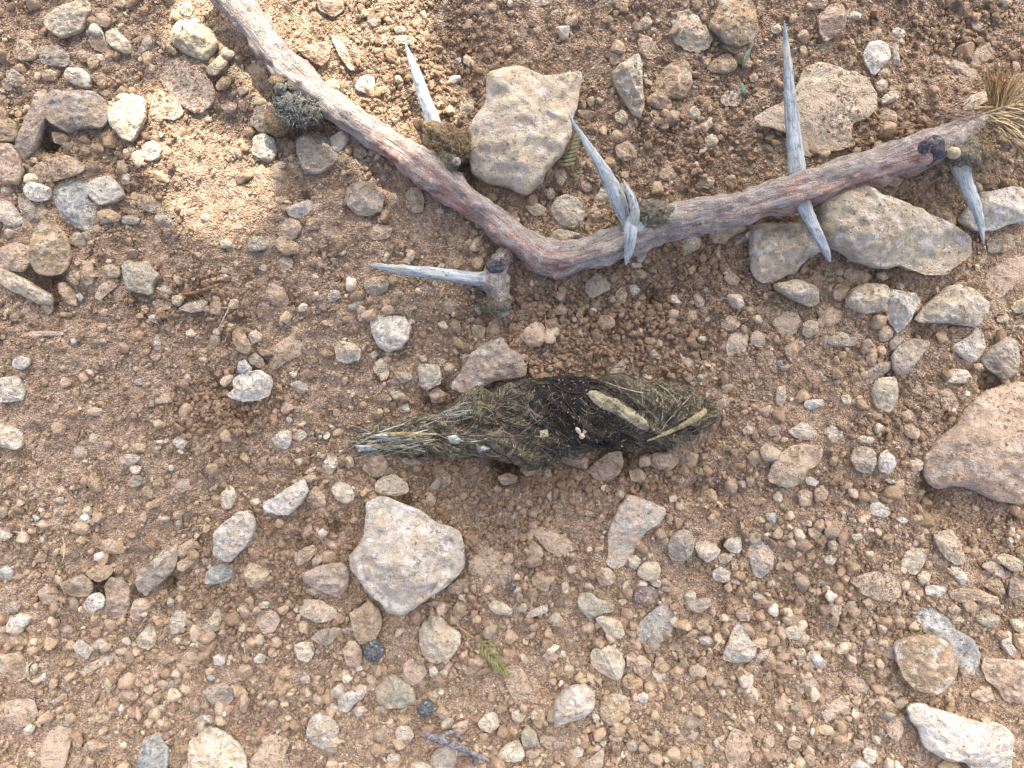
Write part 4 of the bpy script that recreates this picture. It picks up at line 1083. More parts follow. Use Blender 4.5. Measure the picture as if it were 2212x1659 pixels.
if small_v:
    o = link('small_pebbles', np.vstack(small_v), small_f, M_peb)
    attr(o, 'col', np.vstack(small_c), 'FLOAT_COLOR')
    tag(o, 'the smaller pale pebbles strewn between the stones', 'pebbles', kind='stuff')

# ---------------------------------------------------------------- the ground sheet
def axis(half, step):
    a = np.arange(-half, half + step / 2, step)
    out = []; q = half; s = step
    while q < 60: s *= 1.35; q += s; out.append(q)
    out = np.array(out)
    return np.concatenate([-out[::-1], a, out])
gx = axis(.235, .0006); gy = axis(.185, .0006)
X, Y = np.meshgrid(gx, gy)
x, y = X.ravel(), Y.ravel()
p = np.stack([x, y, np.zeros_like(x)], 1)
core = (np.abs(x) < .3) & (np.abs(y) < .25)
z = ground_h(x, y)
f = np.zeros_like(x)
pc = p[core]
f[core] = .0006 * noise3(pc + 11, .0022) + .0004 * noise3(pc + 13, .0012) + .0006 * np.maximum(0, noise3(pc + 17, .004)) ** .7
z = z + f
spx, spy = x / K + 1106, -y / K + 829.5
for s in stones[:330]:
    f_ = (D - s['loc'][2]) / D
    q_ = (s['poly'] - (1106, 829.5)) * f_ + (1106, 829.5)
    c0 = (s['C'] - (1106, 829.5)) * f_ + (1106, 829.5)
    x0, y0 = q_.min(0); x1, y1 = q_.max(0)
    idx = np.nonzero((spx > x0) & (spx < x1) & (spy > y0) & (spy < y1))[0]
    if len(idx) == 0: continue
    i1 = idx[inside(spx[idx], spy[idx], c0 + (q_ - c0) * .90)]
    z[i1] = np.minimum(z[i1], s['loc'][2] - .0004)
    i2 = idx[inside(spx[idx], spy[idx], q_)]
    z[i2] = np.minimum(z[i2], s['loc'][2] + .0004)
nx, ny = len(gx), len(gy)
ii = np.arange((nx - 1) * (ny - 1)); r_, c_ = ii // (nx - 1), ii % (nx - 1)
q = r_ * nx + c_
faces = np.stack([q, q + 1, q + nx + 1, q + nx], 1)
ground = link('ground', np.stack([x, y, z], 1), faces, M_ground)
px, py = x / K + 1106, -y / K + 829.5
def blob(cx, cy, rx, ry): return np.exp(-((px - cx) / rx) ** 2 - ((py - cy) / ry) ** 2)
nn = noise3(p, .02)
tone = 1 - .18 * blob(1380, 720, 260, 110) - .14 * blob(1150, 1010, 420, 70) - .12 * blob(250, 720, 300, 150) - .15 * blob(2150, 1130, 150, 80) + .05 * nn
pale = np.clip(.55 * blob(1900, 1150, 520, 420) + .5 * blob(300, 1080, 500, 130) + .4 * blob(1850, 200, 400, 200) + .25 * nn, 0, .9)
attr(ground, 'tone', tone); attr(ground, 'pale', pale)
tag(ground, 'dry pinkish brown gritty soil the stones lie on', kind='structure')

# ---------------------------------------------------------------- gravel and grit
def rock_variants(n, sub, prefix):
    col = bpy.data.collections.new(prefix)
    import bmesh
    for i in range(n):
        bm = bmesh.new(); r = np.random.default_rng(50 + i + sub * 100)
        P = r.normal(size=((9, 12, 20)[sub], 3)); P /= np.linalg.norm(P, axis=1)[:, None]
        P *= r.uniform(.8, 1.12, (len(P), 1)) * r.uniform(.7, 1.25, 3)
        for q in P: bm.verts.new(q)
        g = bmesh.ops.convex_hull(bm, input=bm.verts)
        bmesh.ops.delete(bm, geom=[v for v in bm.verts if not v.link_faces], context='VERTS')
        if sub == 2: bmesh.ops.bevel(bm, geom=list(bm.edges), offset=.10, segments=1, affect='EDGES')
        me = bpy.data.meshes.new(prefix); bm.to_mesh(me); bm.free()
        me.materials.append(M_grain)
        col.objects.link(bpy.data.objects.new(prefix, me))
    return col

def scatter(name, pts, rot, scl, colr, coll, label):
    o = link(name, pts, [], None, smooth=False)
    attr(o, 'rot', rot, 'FLOAT_VECTOR'); attr(o, 'scl', scl, 'FLOAT_VECTOR'); attr(o, 'gcol', colr, 'FLOAT_COLOR')
    ng = bpy.data.node_groups.new(name, 'GeometryNodeTree')
    ng.interface.new_socket('Geometry', in_out='INPUT', socket_type='NodeSocketGeometry')
    ng.interface.new_socket('Geometry', in_out='OUTPUT', socket_type='NodeSocketGeometry')
    gi = ng.nodes.new('NodeGroupInput'); go = ng.nodes.new('NodeGroupOutput')
    iop = ng.nodes.new('GeometryNodeInstanceOnPoints')
    ci = ng.nodes.new('GeometryNodeCollectionInfo'); ci.inputs['Collection'].default_value = coll
    ci.inputs['Separate Children'].default_value = True; ci.inputs['Reset Children'].default_value = True
    def na(nm):
        a = ng.nodes.new('GeometryNodeInputNamedAttribute'); a.data_type = 'FLOAT_VECTOR'; a.inputs['Name'].default_value = nm
        return a.outputs[0]
    ng.links.new(gi.outputs[0], iop.inputs['Points']); ng.links.new(ci.outputs[0], iop.inputs['Instance'])
    iop.inputs['Pick Instance'].default_value = True
    ng.links.new(na('rot'), iop.inputs['Rotation']); ng.links.new(na('scl'), iop.inputs['Scale'])
    ng.links.new(iop.outputs[0], go.inputs[0])
    md = o.modifiers.new('scatter', 'NODES'); md.node_group = ng
    tag(o, label, 'gravel', kind='stuff')
    return o

PAL = np.array([alb(c) for c in [(182, 154, 124), (190, 166, 138), (172, 142, 112), (204, 184, 158), (176, 160, 140), (188, 160, 136), (216, 206, 190),
                                 (160, 136, 112), (186, 154, 124), (172, 164, 150), (170, 138, 110), (208, 190, 166)]])
PAL = PAL * .62 + alb((186, 166, 144)) * .38 * (PAL.mean(1, keepdims=True) / alb((186, 166, 144)).mean())
PWT = np.array([.16, .13, .15, .09, .06, .09, .035, .09, .03, .035, .09, .04]); PWT /= PWT.sum()
def gravel_density(px, py):
    g = np.full_like(px, .5)
    def add(cx, cy, rx, ry, a): g[:] = g + a * np.exp(-((px - cx) / rx) ** 2 - ((py - cy) / ry) ** 2)
    add(1400, 1500, 700, 320, .75); add(400, 1400, 500, 250, .55); add(1900, 1300, 300, 300, .3); add(150, 300, 200, 250, .45)
    add(250, 760, 300, 130, -.2); add(470, 420, 130, 110, -.5); add(300, 1000, 350, 150, -.05); add(900, 700, 300, 160, .1); add(1350, 720, 200, 100, .5)
    add(1500, 1350, 250, 150, .3); add(1750, 650, 250, 250, .1); add(1300, 80, 300, 100, .1)
    return np.clip(g, .08, 1.6)
big = stones[:160]
cov = stones
def outside_big(px, py, grow=.93, lst=None):
    ok = np.ones(len(px), bool)
    for s in (lst or cov):
        x0, y0 = s['poly'].min(0); x1, y1 = s['poly'].max(0)
        m = (px > x0) & (px < x1) & (py > y0) & (py < y1)
        idx = np.nonzero(m)[0]
        if len(idx):
            c = s['C']; sh = c + (s['poly'] - c) * grow
            ins = inside(px[idx], py[idx], sh)
            kp = .0 
            ok[idx[ins & (rng.random(len(idx)) > kp)]] = False
    return ok
def make_points(n, smin, smax, power, dens_pow, sink, clus=.0, grow=.93):
    x = rng.uniform(-.215, .215, n); y = rng.uniform(-.17, .17, n)
    px, py = x / K + 1106, -y / K + 829.5
    g = gravel_density(px, py) ** dens_pow
    if clus: g = g * np.clip(1 + clus * noise3(np.stack([x, y, x * 0], 1) + 21, .012), .05, 3)
    keep = rng.random(n) < g / 1.6
    x, y, px, py = x[keep], y[keep], px[keep], py[keep]
    ok = outside_big(px, py, grow)
    x, y = x[ok], y[ok]
    m = len(x)
    r = smin * (1 - rng.random(m) * (1 - (smin / smax) ** power)) ** (-1 / power)
    z = ground_h(x, y) + r * sink
    rot = rng.uniform(0, 6.283, (m, 3))
    scl = r[:, None] * rng.uniform(.75, 1.2, (m, 3))
    c = PAL[rng.choice(len(PAL), m, p=PWT)] * rng.uniform(.78, 1.2, (m, 1))
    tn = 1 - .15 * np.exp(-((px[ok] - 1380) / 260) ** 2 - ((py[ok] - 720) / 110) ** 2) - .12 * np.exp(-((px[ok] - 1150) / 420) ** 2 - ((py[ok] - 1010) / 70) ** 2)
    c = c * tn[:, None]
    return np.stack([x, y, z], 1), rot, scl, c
VAR = rock_variants(26, 2, 'gravel_piece'); VAR_S = rock_variants(14, 1, 'grit_piece')
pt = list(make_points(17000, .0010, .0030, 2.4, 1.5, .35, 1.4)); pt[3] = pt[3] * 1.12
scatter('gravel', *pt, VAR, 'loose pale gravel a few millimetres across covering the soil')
def crumbs():
    xs, ys, n_ = [], [], 0
    for a, b, ra, rb, n in ((1330, 705, 150, 65, 1500), (490, 870, 70, 60, 700), (1180, 1020, 260, 40, 1100), (650, 1160, 60, 80, 350), (950, 130, 110, 90, 700), (1560, 560, 120, 50, 500),
                            (1490, 330, 90, 90, 500), (400, 650, 100, 40, 350), (1950, 900, 90, 60, 300), (2000, 300, 90, 40, 260), (1750, 1250, 120, 80, 500), (520, 1290, 80, 60, 350), (300, 350, 60, 80, 260), (1100, 1190, 90, 50, 400), (1990, 60, 120, 60, 350)):
        xs.append(rng.normal(a, ra, n)); ys.append(rng.normal(b, rb, n))
    px, py = np.concatenate(xs), np.concatenate(ys); ok = outside_big(px, py); px, py = px[ok], py[ok]
    m = len(px); x, y = (px - 1106) * K, -(py - 829.5) * K
    r = .0006 * (1 - rng.random(m) * .93) ** (-.42)
    c = (alb((160, 134, 110)) * rng.uniform(.72, 1.2, (m, 1)))
    return np.stack([x, y, ground_h(x, y) + r * rng.uniform(.2, 1.3, m)], 1), rng.uniform(0, 6.283, (m, 3)), r[:, None] * rng.uniform(.75, 1.25, (m, 3)), c
scatter('soil_crumbs', *crumbs(), VAR, 'crumbly clods of brown earth heaped in loose patches')
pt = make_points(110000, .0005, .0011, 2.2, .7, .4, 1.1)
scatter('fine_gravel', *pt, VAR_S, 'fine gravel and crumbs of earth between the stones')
pt = make_points(230000, .00022, .0005, 2.0, .35, .5, .5)
scatter('grit', *pt, VAR_S, 'sand-sized grit lying over the whole soil')

pt = list(make_points(3600, .0019, .0036, 2.6, 2.2, .30, .9, 1.22)); pt[3] = pt[3] * 1.06
scatter('coarse_gravel', *pt, VAR, 'angular tan chips of gravel packed between the stones')

# grit that has settled on the flat and buried stones
gp_, gr_, gs_, gc_ = [], [], [], []
from mathutils.bvhtree import BVHTree
for s in stones[:260]:
    if 'obj' not in s: continue
    n = int(s['A'] * {'e': .028, 'd': .009, 'p': .004, 'P': .004}[s['set']])
    if n < 3: continue
    o = s['obj']; bt = BVHTree.FromPolygons([v.co for v in o.data.vertices], [list(q.vertices) for q in o.data.polygons])
    x0, y0 = s['poly'].min(0); x1, y1 = s['poly'].max(0)
    ax = rng.uniform(x0, x1, n * 2); ay = rng.uniform(y0, y1, n * 2)
    ins = inside(ax, ay, s['poly'])
    for a, b in zip(ax[ins], ay[ins]):
        wx, wy = W(a, b, s['loc'][2])
        pn = noise3(np.array([[wx, wy, .3]]), .012)[0]
        if pn < rng.uniform(-.3, .5): continue
        h = bt.ray_cast(Vector((wx - s['loc'][0], wy - s['loc'][1], .05)), Vector((0, 0, -1)))
        if h[0] is None or h[1].z < .75: continue
        r = .00022 * (1 - rng.random() * .93) ** (-.5)
        gp_.append((wx, wy, h[0].z + s['loc'][2] + r * .3)); gs_.append(np.full(3, r) * rng.uniform(.8, 1.2, 3))
        gc_.append(PAL[rng.choice(len(PAL), p=PWT)] * rng.uniform(.85, 1.1))
if gp_:
    scatter('dust_grains', np.array(gp_), rng.uniform(0, 6.28, (len(gp_), 3)), np.array(gs_), np.array(gc_), VAR_S, 'grains of soil settled on top of the stones')

# ---------------------------------------------------------------- tubes
def spline(pts, n):
    pts = np.asarray(pts, float)
    d = np.r_[0, np.cumsum(np.linalg.norm(np.diff(pts[:, :2], axis=0), axis=1))]
    t = np.linspace(0, d[-1], n)
    # monotone-ish cubic (Catmull-Rom on non-uniform knots)
    m = np.gradient(pts, d, axis=0)
    i = np.clip(np.searchsorted(d, t, side='right') - 1, 0, len(d) - 2)
    h = (d[i + 1] - d[i])[:, None]; u = ((t - d[i]) / (d[i + 1] - d[i]))[:, None]
    return ((2 * u ** 3 - 3 * u ** 2 + 1) * pts[i] + (u ** 3 - 2 * u ** 2 + u) * h * m[i] + (-2 * u ** 3 + 3 * u ** 2) * pts[i + 1] + (u ** 3 - u ** 2) * h * m[i + 1])

def tube(pts, n, na, flat=1.0, rough=0.0, rs=.004, ridges=0.0, seed=0, twist=0.0):
    """pts: (x,y,z,r) world metres. Returns verts, faces, bark vectors, (length, angle)"""
    S = spline(pts, n)
    C, r = S[:, :3], np.maximum(S[:, 3], 1e-5)
    T = np.gradient(C, axis=0); T /= np.linalg.norm(T, axis=1)[:, None]
    L = np.r_[0, np.cumsum(np.linalg.norm(np.diff(C, axis=0), axis=1))]
    up = np.array([0, 0, 1.0])
    side = np.cross(T, up); sn = np.linalg.norm(side, axis=1)[:, None]
    side = np.where(sn > 1e-3, side / np.maximum(sn, 1e-6), np.array([1.0, 0, 0]))
    top = np.cross(side, T)
    a = np.linspace(0, 2 * math.pi, na, endpoint=False)
    ca, sa = np.cos(a), np.sin(a)
    V = C[:, None, :] + r[:, None, None] * (ca[None, :, None] * side[:, None, :] + flat * sa[None, :, None] * top[:, None, :])
    B = np.stack([np.repeat(L, na) + seed, (r[:, None] * ca).ravel(), (r[:, None] * sa).ravel()], 1)
    V = V.reshape(-1, 3); nrm = (V - np.repeat(C, na, 0)); nrm /= np.maximum(np.linalg.norm(nrm, axis=1), 1e-9)[:, None]
    rr = np.repeat(r, na)
    dsp = 0
    if rough: dsp = dsp + rough * rr * (noise3(V + seed, rs) + .5 * noise3(V + seed, rs * .4))
    if ridges: dsp = dsp + ridges * rr * noise3(B * np.array([.09, 1, 1]) + seed, .0022)
    V = V + nrm * np.asarray(dsp)[..., None] if not np.isscalar(dsp) else V
    k = np.arange((n - 1) * na); rw, cl = k // na, k % na; c2 = (cl + 1) % na
    F = np.stack([rw * na + cl, rw * na + c2, (rw + 1) * na + c2, (rw + 1) * na + cl], 1)
    faces = [tuple(f) for f in F.tolist()]
    faces.append(tuple(range(na - 1, -1, -1))); faces.append(tuple(range((n - 1) * na, n * na)))
    return V, faces, B, np.repeat(L / L[-1], na), np.tile(a, n)

def pxpath(P):
    """(px,py,z,r_px) -> world"""
    out = []
    for a, b, z, r in P:
        wx, wy = W(a, b, z); out.append((wx, wy, z, r * K * (D - z) / D))
    return out

def lump(name, px_, py_, z, rx, ry, rz, mat, parent, amp=.25, s=.35, sub=4, rot=0, seed=0, spikes=0, rc=0.0):
    import bmesh
    bm = bmesh.new(); bmesh.ops.create_icosphere(bm, subdivisions=sub, radius=1)
    P = np.array([v.co[:] for v in bm.verts]); F = [[v.index for v in f.verts] for f in bm.faces]; bm.free()
    n = noise3(P * .01 + seed, .01 * s * 2) + .5 * noise3(P * .01 + seed, .01 * s * .8) + (spikes * np.abs(noise3(P * .01 + seed, .01 * s * .3)))
    P = P * (1 + amp * n)[:, None]
    wx, wy = W(px_, py_, z)
    P = P * np.array([rx * K, ry * K, rz * K])
    c, s_ = math.cos(R(rot)), math.sin(R(rot))
    P[:, :2] = P[:, :2] @ np.array([[c, s_], [-s_, c]])
    o = link(name, P, F, mat, parent)
    o.location = Vector((wx, wy, z)) - (parent.location if parent else Vector((0, 0, 0)))
    return o

def strands(name, paths, rad, cols, mat, parent, loc, na=3):
    V, F, C = [], [], []
    off = 0
    for P, r, c in zip(paths, rad, cols):
        P = np.asarray(P); n = len(P)
        T = np.gradient(P, axis=0); T /= np.maximum(np.linalg.norm(T, axis=1), 1e-9)[:, None]
        s = np.cross(T, [0, 0, 1.0]); s /= np.maximum(np.linalg.norm(s, axis=1), 1e-6)[:, None]; t = np.cross(s, T)
        rr = r * np.linspace(1, .45, n)
        for j in range(na):
            a = 6.283 * j / na + .5
            V.append(P + rr[:, None] * (math.cos(a) * s + math.sin(a) * t))
        for j in range(na):
            j2 = (j + 1) % na
            for i in range(n - 1):
                F.append((off + j * n + i, off + j2 * n + i, off + j2 * n + i + 1, off + j * n + i + 1))
        C.append(np.tile(c, (n * na, 1))); off += n * na
    V = np.vstack(V) - np.asarray(loc)
    o = link(name, V, np.array(F), mat, parent)
    attr(o, 'col', np.vstack(C), 'FLOAT_COLOR')
    return o

# ---------------------------------------------------------------- the thorny branch
M_lichen = mat_plain('dark_fuzzy_crust', (84, 86, 86), (166, 166, 158), 1100, .003, c3=(176, 158, 130))
M_crust = mat_plain('soil_crust', (124, 104, 80), (186, 162, 128), 1200, .003, c3=(100, 88, 72))
M_olive = mat_plain('grey_green_gall', (112, 104, 92), (174, 164, 144), 1100, .003, c3=(84, 84, 86))
M_black = mat_plain('blackened_bark', (50, 50, 58), (104, 100, 104), 900, .001, c3=(142, 138, 140))
br = empty('thorny_branch', (W(1190, 560)[0], W(1190, 560)[1], 0))
tag(br, 'long bent dead branch with grey and reddish bark, pale thorns and a frayed right end', 'branch')
def child(name, V, F, mat, par=br):
    return link(name, V - np.array(par.location), F, mat, par)
stemP = [(455, -45, .0085, 35), (520, 22, .0085, 34), (575, 90, .0085, 34), (640, 165, .0085, 41), (690, 205, .0082, 34), (740, 243, .008, 31), (800, 283, .0078, 32),
         (870, 328, .0078, 33), (930, 376, .0078, 41), (1000, 424, .0075, 33), (1070, 478, .0072, 32), (1130, 527, .007, 33), (1168, 552, .0068, 37), (1200, 558, .0068, 38),
         (1245, 552, .0072, 35), (1290, 538, .0076, 38), (1340, 522, .008, 36), (1385, 505, .0088, 38), (1430, 487, .009, 42), (1500, 471, .010, 40), (1600, 447, .0108, 40), (1700, 417, .0115, 41),
         (1800, 388, .012, 40), (1900, 357, .0125, 40), (1980, 330, .0128, 44), (2040, 304, .013, 37), (2090, 278, .0132, 27), (2140, 250, .0132, 17), (2180, 230, .0132, 9)]
stemP = [(a_, b_, c_, d_ * .95) for a_, b_, c_, d_ in stemP]
V, F, B, L, A = tube(pxpath(stemP), 560, 96, rough=.20, rs=.0062, ridges=.10, seed=2)
stem = child('stem', V, F, M_bark)
pxv = V[:, 0] / K * 1.0 + 1106
lower = np.clip(.6 - .9 * np.cos(A), 0, 1)       # the flank towards the lower edge
cosl = np.cos(A)
side_low = np.clip(.5 + .8 * cosl, 0, 1) if True else 0
redmask = np.exp(-((pxv - 1010) / 170) ** 2) * 1.1 + np.exp(-((pxv - 1200) / 60) ** 2) * .7 + np.exp(-((pxv - 1780) / 230) ** 2) * 1.1 + np.exp(-((pxv - 850) / 60) ** 2) * .5
attr(stem, 'bark', B, 'FLOAT_VECTOR'); attr(stem, 'red', redmask * (side_low * .8 + .25))

def thorn(P, na=20, n=60, dark0=0.0, dark1=0.0, rough=.10, flat=.85, seed=0, name='thorn', par=br, label=None, mat=None):
    V, F, B, L, A = tube(pxpath(P), n, na, flat=flat, rough=rough, rs=.003, ridges=.22, seed=seed)
    o = child(name, V, F, mat or M_thorn, par)
    attr(o, 'bark', B, 'FLOAT_VECTOR'); attr(o, 'red', np.clip(dark0 * np.exp(-L * 7) + dark1 * np.exp(-(1 - L) * 9), 0, 1))
    if label: o['label'] = label
    return o
thorn([(941, 285, .008, 21), (932, 250, .009, 16), (916, 205, .010, 13), (900, 160, .011, 11), (886, 125, .0115, 6.5), (876, 94, .0118, 1)], dark0=.6, seed=1, label='short grey thorn pointing up from the crusted knot')
thorn([(1356, 485, .013, 12), (1343, 455, .0143, 14), (1331, 425, .015, 16), (1312, 385, .016, 14), (1292, 350, .0168, 11), (1273, 318, .0174, 8.5), (1254, 288, .0179, 6), (1239, 266, .0182, 4), (1229, 243, .0183, 1)], dark0=.15, seed=2, label='slender curved thorn pointing up left over the big cream-grey stone')
thorn([(1362, 500, .0145, 12), (1372, 465, .0168, 12), (1368, 435, .0180, 9.5), (1356, 408, .0186, 6.5), (1345, 386, .0188, 1.2)], seed=3, dark0=.3, name='thorn_splinter')
thorn([(1366, 470, .0150, 11), (1363, 495, .0155, 14), (1361, 520, .0148, 13), (1356, 548, .0130, 9), (1352, 572, .0115, 1.5)], seed=4, label='stubby thorn pointing down across the branch')
thorn([(1722, 400, .010, 18), (1717, 345, .0112, 18), (1713, 300, .012, 17), (1709, 240, .0132, 15), (1704, 180, .0142, 12), (1701, 130, .015, 9.5), (1697, 85, .0158, 6), (1694, 44, .0188, 1)], seed=5, n=80, label='longest thorn, chalky blue-white, standing straight up from the branch')
thorn([(1728, 420, .0125, 18), (1740, 452, .0132, 15), (1757, 490, .0132, 12), (1775, 525, .0125, 10.5), (1786, 548, .0115, 8), (1793, 566, .0102, 2)], seed=6, dark0=.5, label='grey thorn pointing down onto the cream stones')
thorn([(2062, 320, .0125, 20), (2072, 355, .013, 18), (2086, 395, .0128, 14), (2102, 430, .0122, 13), (2114, 465, .0115, 10), (2121, 498, .0108, 6), (2125, 528, .0102, 1.2)], seed=7, dark0=.9, label='dark-based thorn pointing down near the frayed end')
# the broken side twig with the thorn that points left
thorn([(1098, 545, .005, 20), (1078, 572, .0062, 25), (1072, 600, .0068, 29), (1074, 632, .0062, 24), (1084, 662, .0045, 20), (1090, 680, .003, 12)], seed=8, dark0=1, dark1=.7, rough=.22, name='side_twig', mat=M_bark, label='short broken twig stub, nearly black at its upper end')
thorn([(1062, 606, .0075, 20), (1035, 604, .0085, 16), (990, 598, .0092, 14), (940, 591, .0097, 13), (890, 585, .0098, 12), (845, 579, .0096, 8.5), (815, 574, .0093, 6), (799, 571, .009, 2)], seed=9, dark0=.35, label='pale thorn pointing left from the broken twig stub')
lump('twig_knob', 1044, 612, .0078, 17, 16, 13, M_olive, br, amp=.28, s=.6, sub=3, seed=4)

lump('knot', 640, 232, .0070, 44, 30, 28, M_lichen, br, amp=.34, s=.5, sub=5, seed=1, spikes=.5)['label'] = 'black fuzzy knot below the thick stem'
lump('knot', 668, 247, .0075, 26, 20, 24, M_lichen, br, amp=.34, s=.5, sub=4, seed=9, spikes=.5)['label'] = 'black fuzzy knot, smaller lobe'
lump('soil_crust', 600, 262, .006, 26, 28, 26, M_crust, br, amp=.3, s=.5, sub=4, seed=2, spikes=.3)
for q_, (a_, b_, c_, d_, e_, f_) in enumerate(((598, 176, 16, 11, 10, 0), (618, 166, 20, 10, 11, 1), (645, 168, 19, 10, 11, 0), (668, 182, 17, 11, 11, 1), (606, 192, 12, 12, 12, 2), (632, 186, 14, 9, 9, 1))):
    lump('bark_collar', a_, b_, .0115, c_, d_, e_, (M_crust, M_olive, M_lichen)[f_], br, amp=.3, s=.5, sub=4, seed=3 + q_, rot=-8 * q_, spikes=.4)
lump('soil_crust', 945, 285, .009, 34, 20, 24, M_crust, br, amp=.3, s=.4, sub=4, seed=12, rot=-30, spikes=.3)
lump('knot', 985, 312, .0085, 42, 30, 34, M_crust, br, amp=.32, s=.45, sub=5, seed=13, rot=-50, spikes=.5)['label'] = 'earth-crusted brown knot beside the big cream-grey stone'
lump('knot', 968, 350, .009, 20, 24, 24, M_olive, br, amp=.3, s=.45, sub=4, seed=33, spikes=.5)
lump('bud', 986, 348, .0145, 9, 9, 9, mat_plain('grey_bud', (100, 96, 96), (190, 186, 184), 900, .0008), br, amp=.12, s=.8, sub=3, seed=14)
lump('knot', 1408, 466, .0125, 40, 30, 30, M_olive, br, amp=.3, s=.4, sub=5, seed=15, rot=15, spikes=.6)['label'] = 'grey-green rough gall behind the crossing thorns'
lump('knot', 1370, 488, .013, 24, 22, 20, M_thorn, br, amp=.2, s=.5, sub=4, seed=16)
lump('bark_scar', 2004, 326, .0162, 32, 28, 34, M_black, br, amp=.22, s=.4, sub=4, seed=17, rot=10)
lump('bud', 2060, 330, .0185, 13, 12, 12, mat_plain('tan_bud', (164, 146, 118), (196, 180, 150), 500, .0006), br, amp=.12, s=.7, sub=4, seed=18)
lump('knot', 2072, 332, .0135, 34, 34, 32, M_olive, br, amp=.3, s=.5, sub=5, seed=19, spikes=.4)['label'] = 'grey knot with fuzzy fibres near the frayed end'
lump('knot', 2110, 320, .0125, 26, 34, 24, M_crust, br, amp=.35, s=.4, sub=4, seed=29, spikes=.5)
lump('knot', 1068, 655, .0045, 34, 22, 18, M_olive, br, amp=.35, s=.4, sub=4, seed=20, spikes=.6)
lump('bark_scar', 1072, 572, .0105, 22, 16, 10, M_black, br, amp=.2, s=.4, sub=3, seed=21)
lump('bark_scar', 1215, 592, .0012 + .004, 30, 8, 10, M_crust, br, amp=.3, s=.5, sub=3, seed=22)
# frayed fibres at the right end
r = np.random.default_rng(5)
def fan(n, base, ang0, ang1, l0, l1, z0, rise, colA, colB, width, curl=.3, spread=8):
    P, Rr, Cc = [], [], []
    for _ in range(n):
        a = R(r.uniform(ang0, ang1)); l = r.uniform(l0, l1); bx, by = base[0] + r.normal() * spread, base[1] + r.normal() * spread
        z = z0 + r.uniform(-.001, .0015); pts = []
        k = r.uniform(-curl, curl)
        for t in np.linspace(0, 1, 9):
            aa = a + k * t
            qx, qy = bx + l * t * math.cos(aa), by - l * t * math.sin(aa)
            pts.append((*W(qx, qy, z + rise * t), z + rise * t + .0008 * math.sin(t * 5 + k * 9)))
        P.append(pts); Rr.append(width * K * r.uniform(.6, 1.4)); f = r.random(); Cc.append(alb(colA) * (1 - f) + alb(colB) * f)
    return P, Rr, Cc
M_hair = mat_hair('plant_fibre')
for args, lab in (((260, (2120, 250), -26, 24, 60, 170, .0135, .003, (140, 118, 86), (206, 186, 150), 2.0), 'straw-coloured fibres torn open at the end'),
                  ((120, (2150, 238), 55, 92, 50, 105, .0135, .006, (138, 106, 70), (204, 172, 124), 1.6), 'brown fibre tuft curling upward'),
                  ((130, (2070, 290), -60, 18, 40, 120, .0135, .0, (110, 96, 72), (176, 158, 126), .8), 'brown fibre strands splitting off'),
                  ((26, (2120, 256), 168, 196, 40, 110, .0148, .0004, (120, 96, 84), (164, 140, 122), 1.0), 'long splinters along the stem')):
    P, Rr, Cc = fan(*args)
    o = strands('torn_fibres', P, Rr, Cc, M_hair, br, br.location); o['label'] = lab; o['kind'] = 'stuff'
def fuzz(n, cx, cy, rx, ry, z0, colA, colB, name, par, zs=.004, lmin=12, lmax=38, w=.55):
    P, Rr, Cc = [], [], []
    for _ in range(n):
        a = r.uniform(0, 6.28); q = math.sqrt(r.random())
        x0, y0 = cx + rx * q * math.cos(a), cy + ry * q * math.sin(a); h = z0 + zs * math.sqrt(max(0, 1 - q * q))
        l = r.uniform(lmin, lmax); aa = r.uniform(0, 6.28); k = r.uniform(-2.5, 2.5); pts = []
        xx, yy = x0, y0
        for t in np.linspace(0, 1, 8):
            hh = h + .0012 * math.sin(t * 3.14) ; pts.append((*W(xx, yy, hh), hh))
            xx += l / 7 * math.cos(aa + k * t); yy += l / 7 * math.sin(aa + k * t)
        P.append(pts); Rr.append(w * K * r.uniform(.6, 1.5)); f = r.random(); Cc.append(alb(colA) * (1 - f) + alb(colB) * f)
    o = strands(name, P, Rr, Cc, M_hair, par, par.location); o['kind'] = 'stuff'
    return o
fuzz(150, 2105, 310, 42, 40, .0135, (104, 88, 60), (170, 150, 112), 'curled_fibres', br)
fuzz(420, 645, 236, 54, 36, .0090, (92, 94, 92), (184, 180, 168), 'knot_fuzz', br, lmin=6, lmax=18)
fuzz(110, 1408, 466, 38, 28, .0135, (96, 94, 84), (176, 172, 152), 'knot_fuzz', br, lmin=5, lmax=16)
fuzz(110, 975, 320, 42, 42, .0105, (110, 92, 66), (176, 158, 124), 'knot_fuzz', br, lmin=5, lmax=16)
fuzz(120, 1066, 655, 38, 22, .0050, (80, 72, 58), (150, 142, 116), 'knot_fuzz', br, lmin=6, lmax=22)

# ---------------------------------------------------------------- the dropping
dz0 = gh(*W(1150, 905))
dr = empty('animal_dropping', (W(1150, 905)[0], W(1150, 905)[1], dz0))
tag(dr, 'dark olive-brown twisted dropping of matted hair with bone bits and a pale pointed left end', 'animal dropping')
dropP = [(754, 966, 4), (775, 960, 17), (820, 953, 26), (880, 949, 32), (930, 943, 41), (1000, 928, 60), (1050, 918, 72), (1100, 912, 81), (1150, 908, 85), (1200, 905, 85), (1250, 899, 80), (1300, 893, 72),
         (1350, 890, 71), (1400, 890, 69), (1440, 891, 64), (1475, 893, 54), (1505, 898, 41), (1527, 902, 27), (1541, 904, 9)]
def dz(rp): return dz0 + .0015 + rp * K * .62
pts = [(*W(a, b, dz(c)), dz(c), c * K * (D - dz(c)) / D) for a, b, c in dropP]
V, F, B, L, A = tube(pts, 420, 150, flat=.74, rough=.10, rs=.012, ridges=0, seed=5)
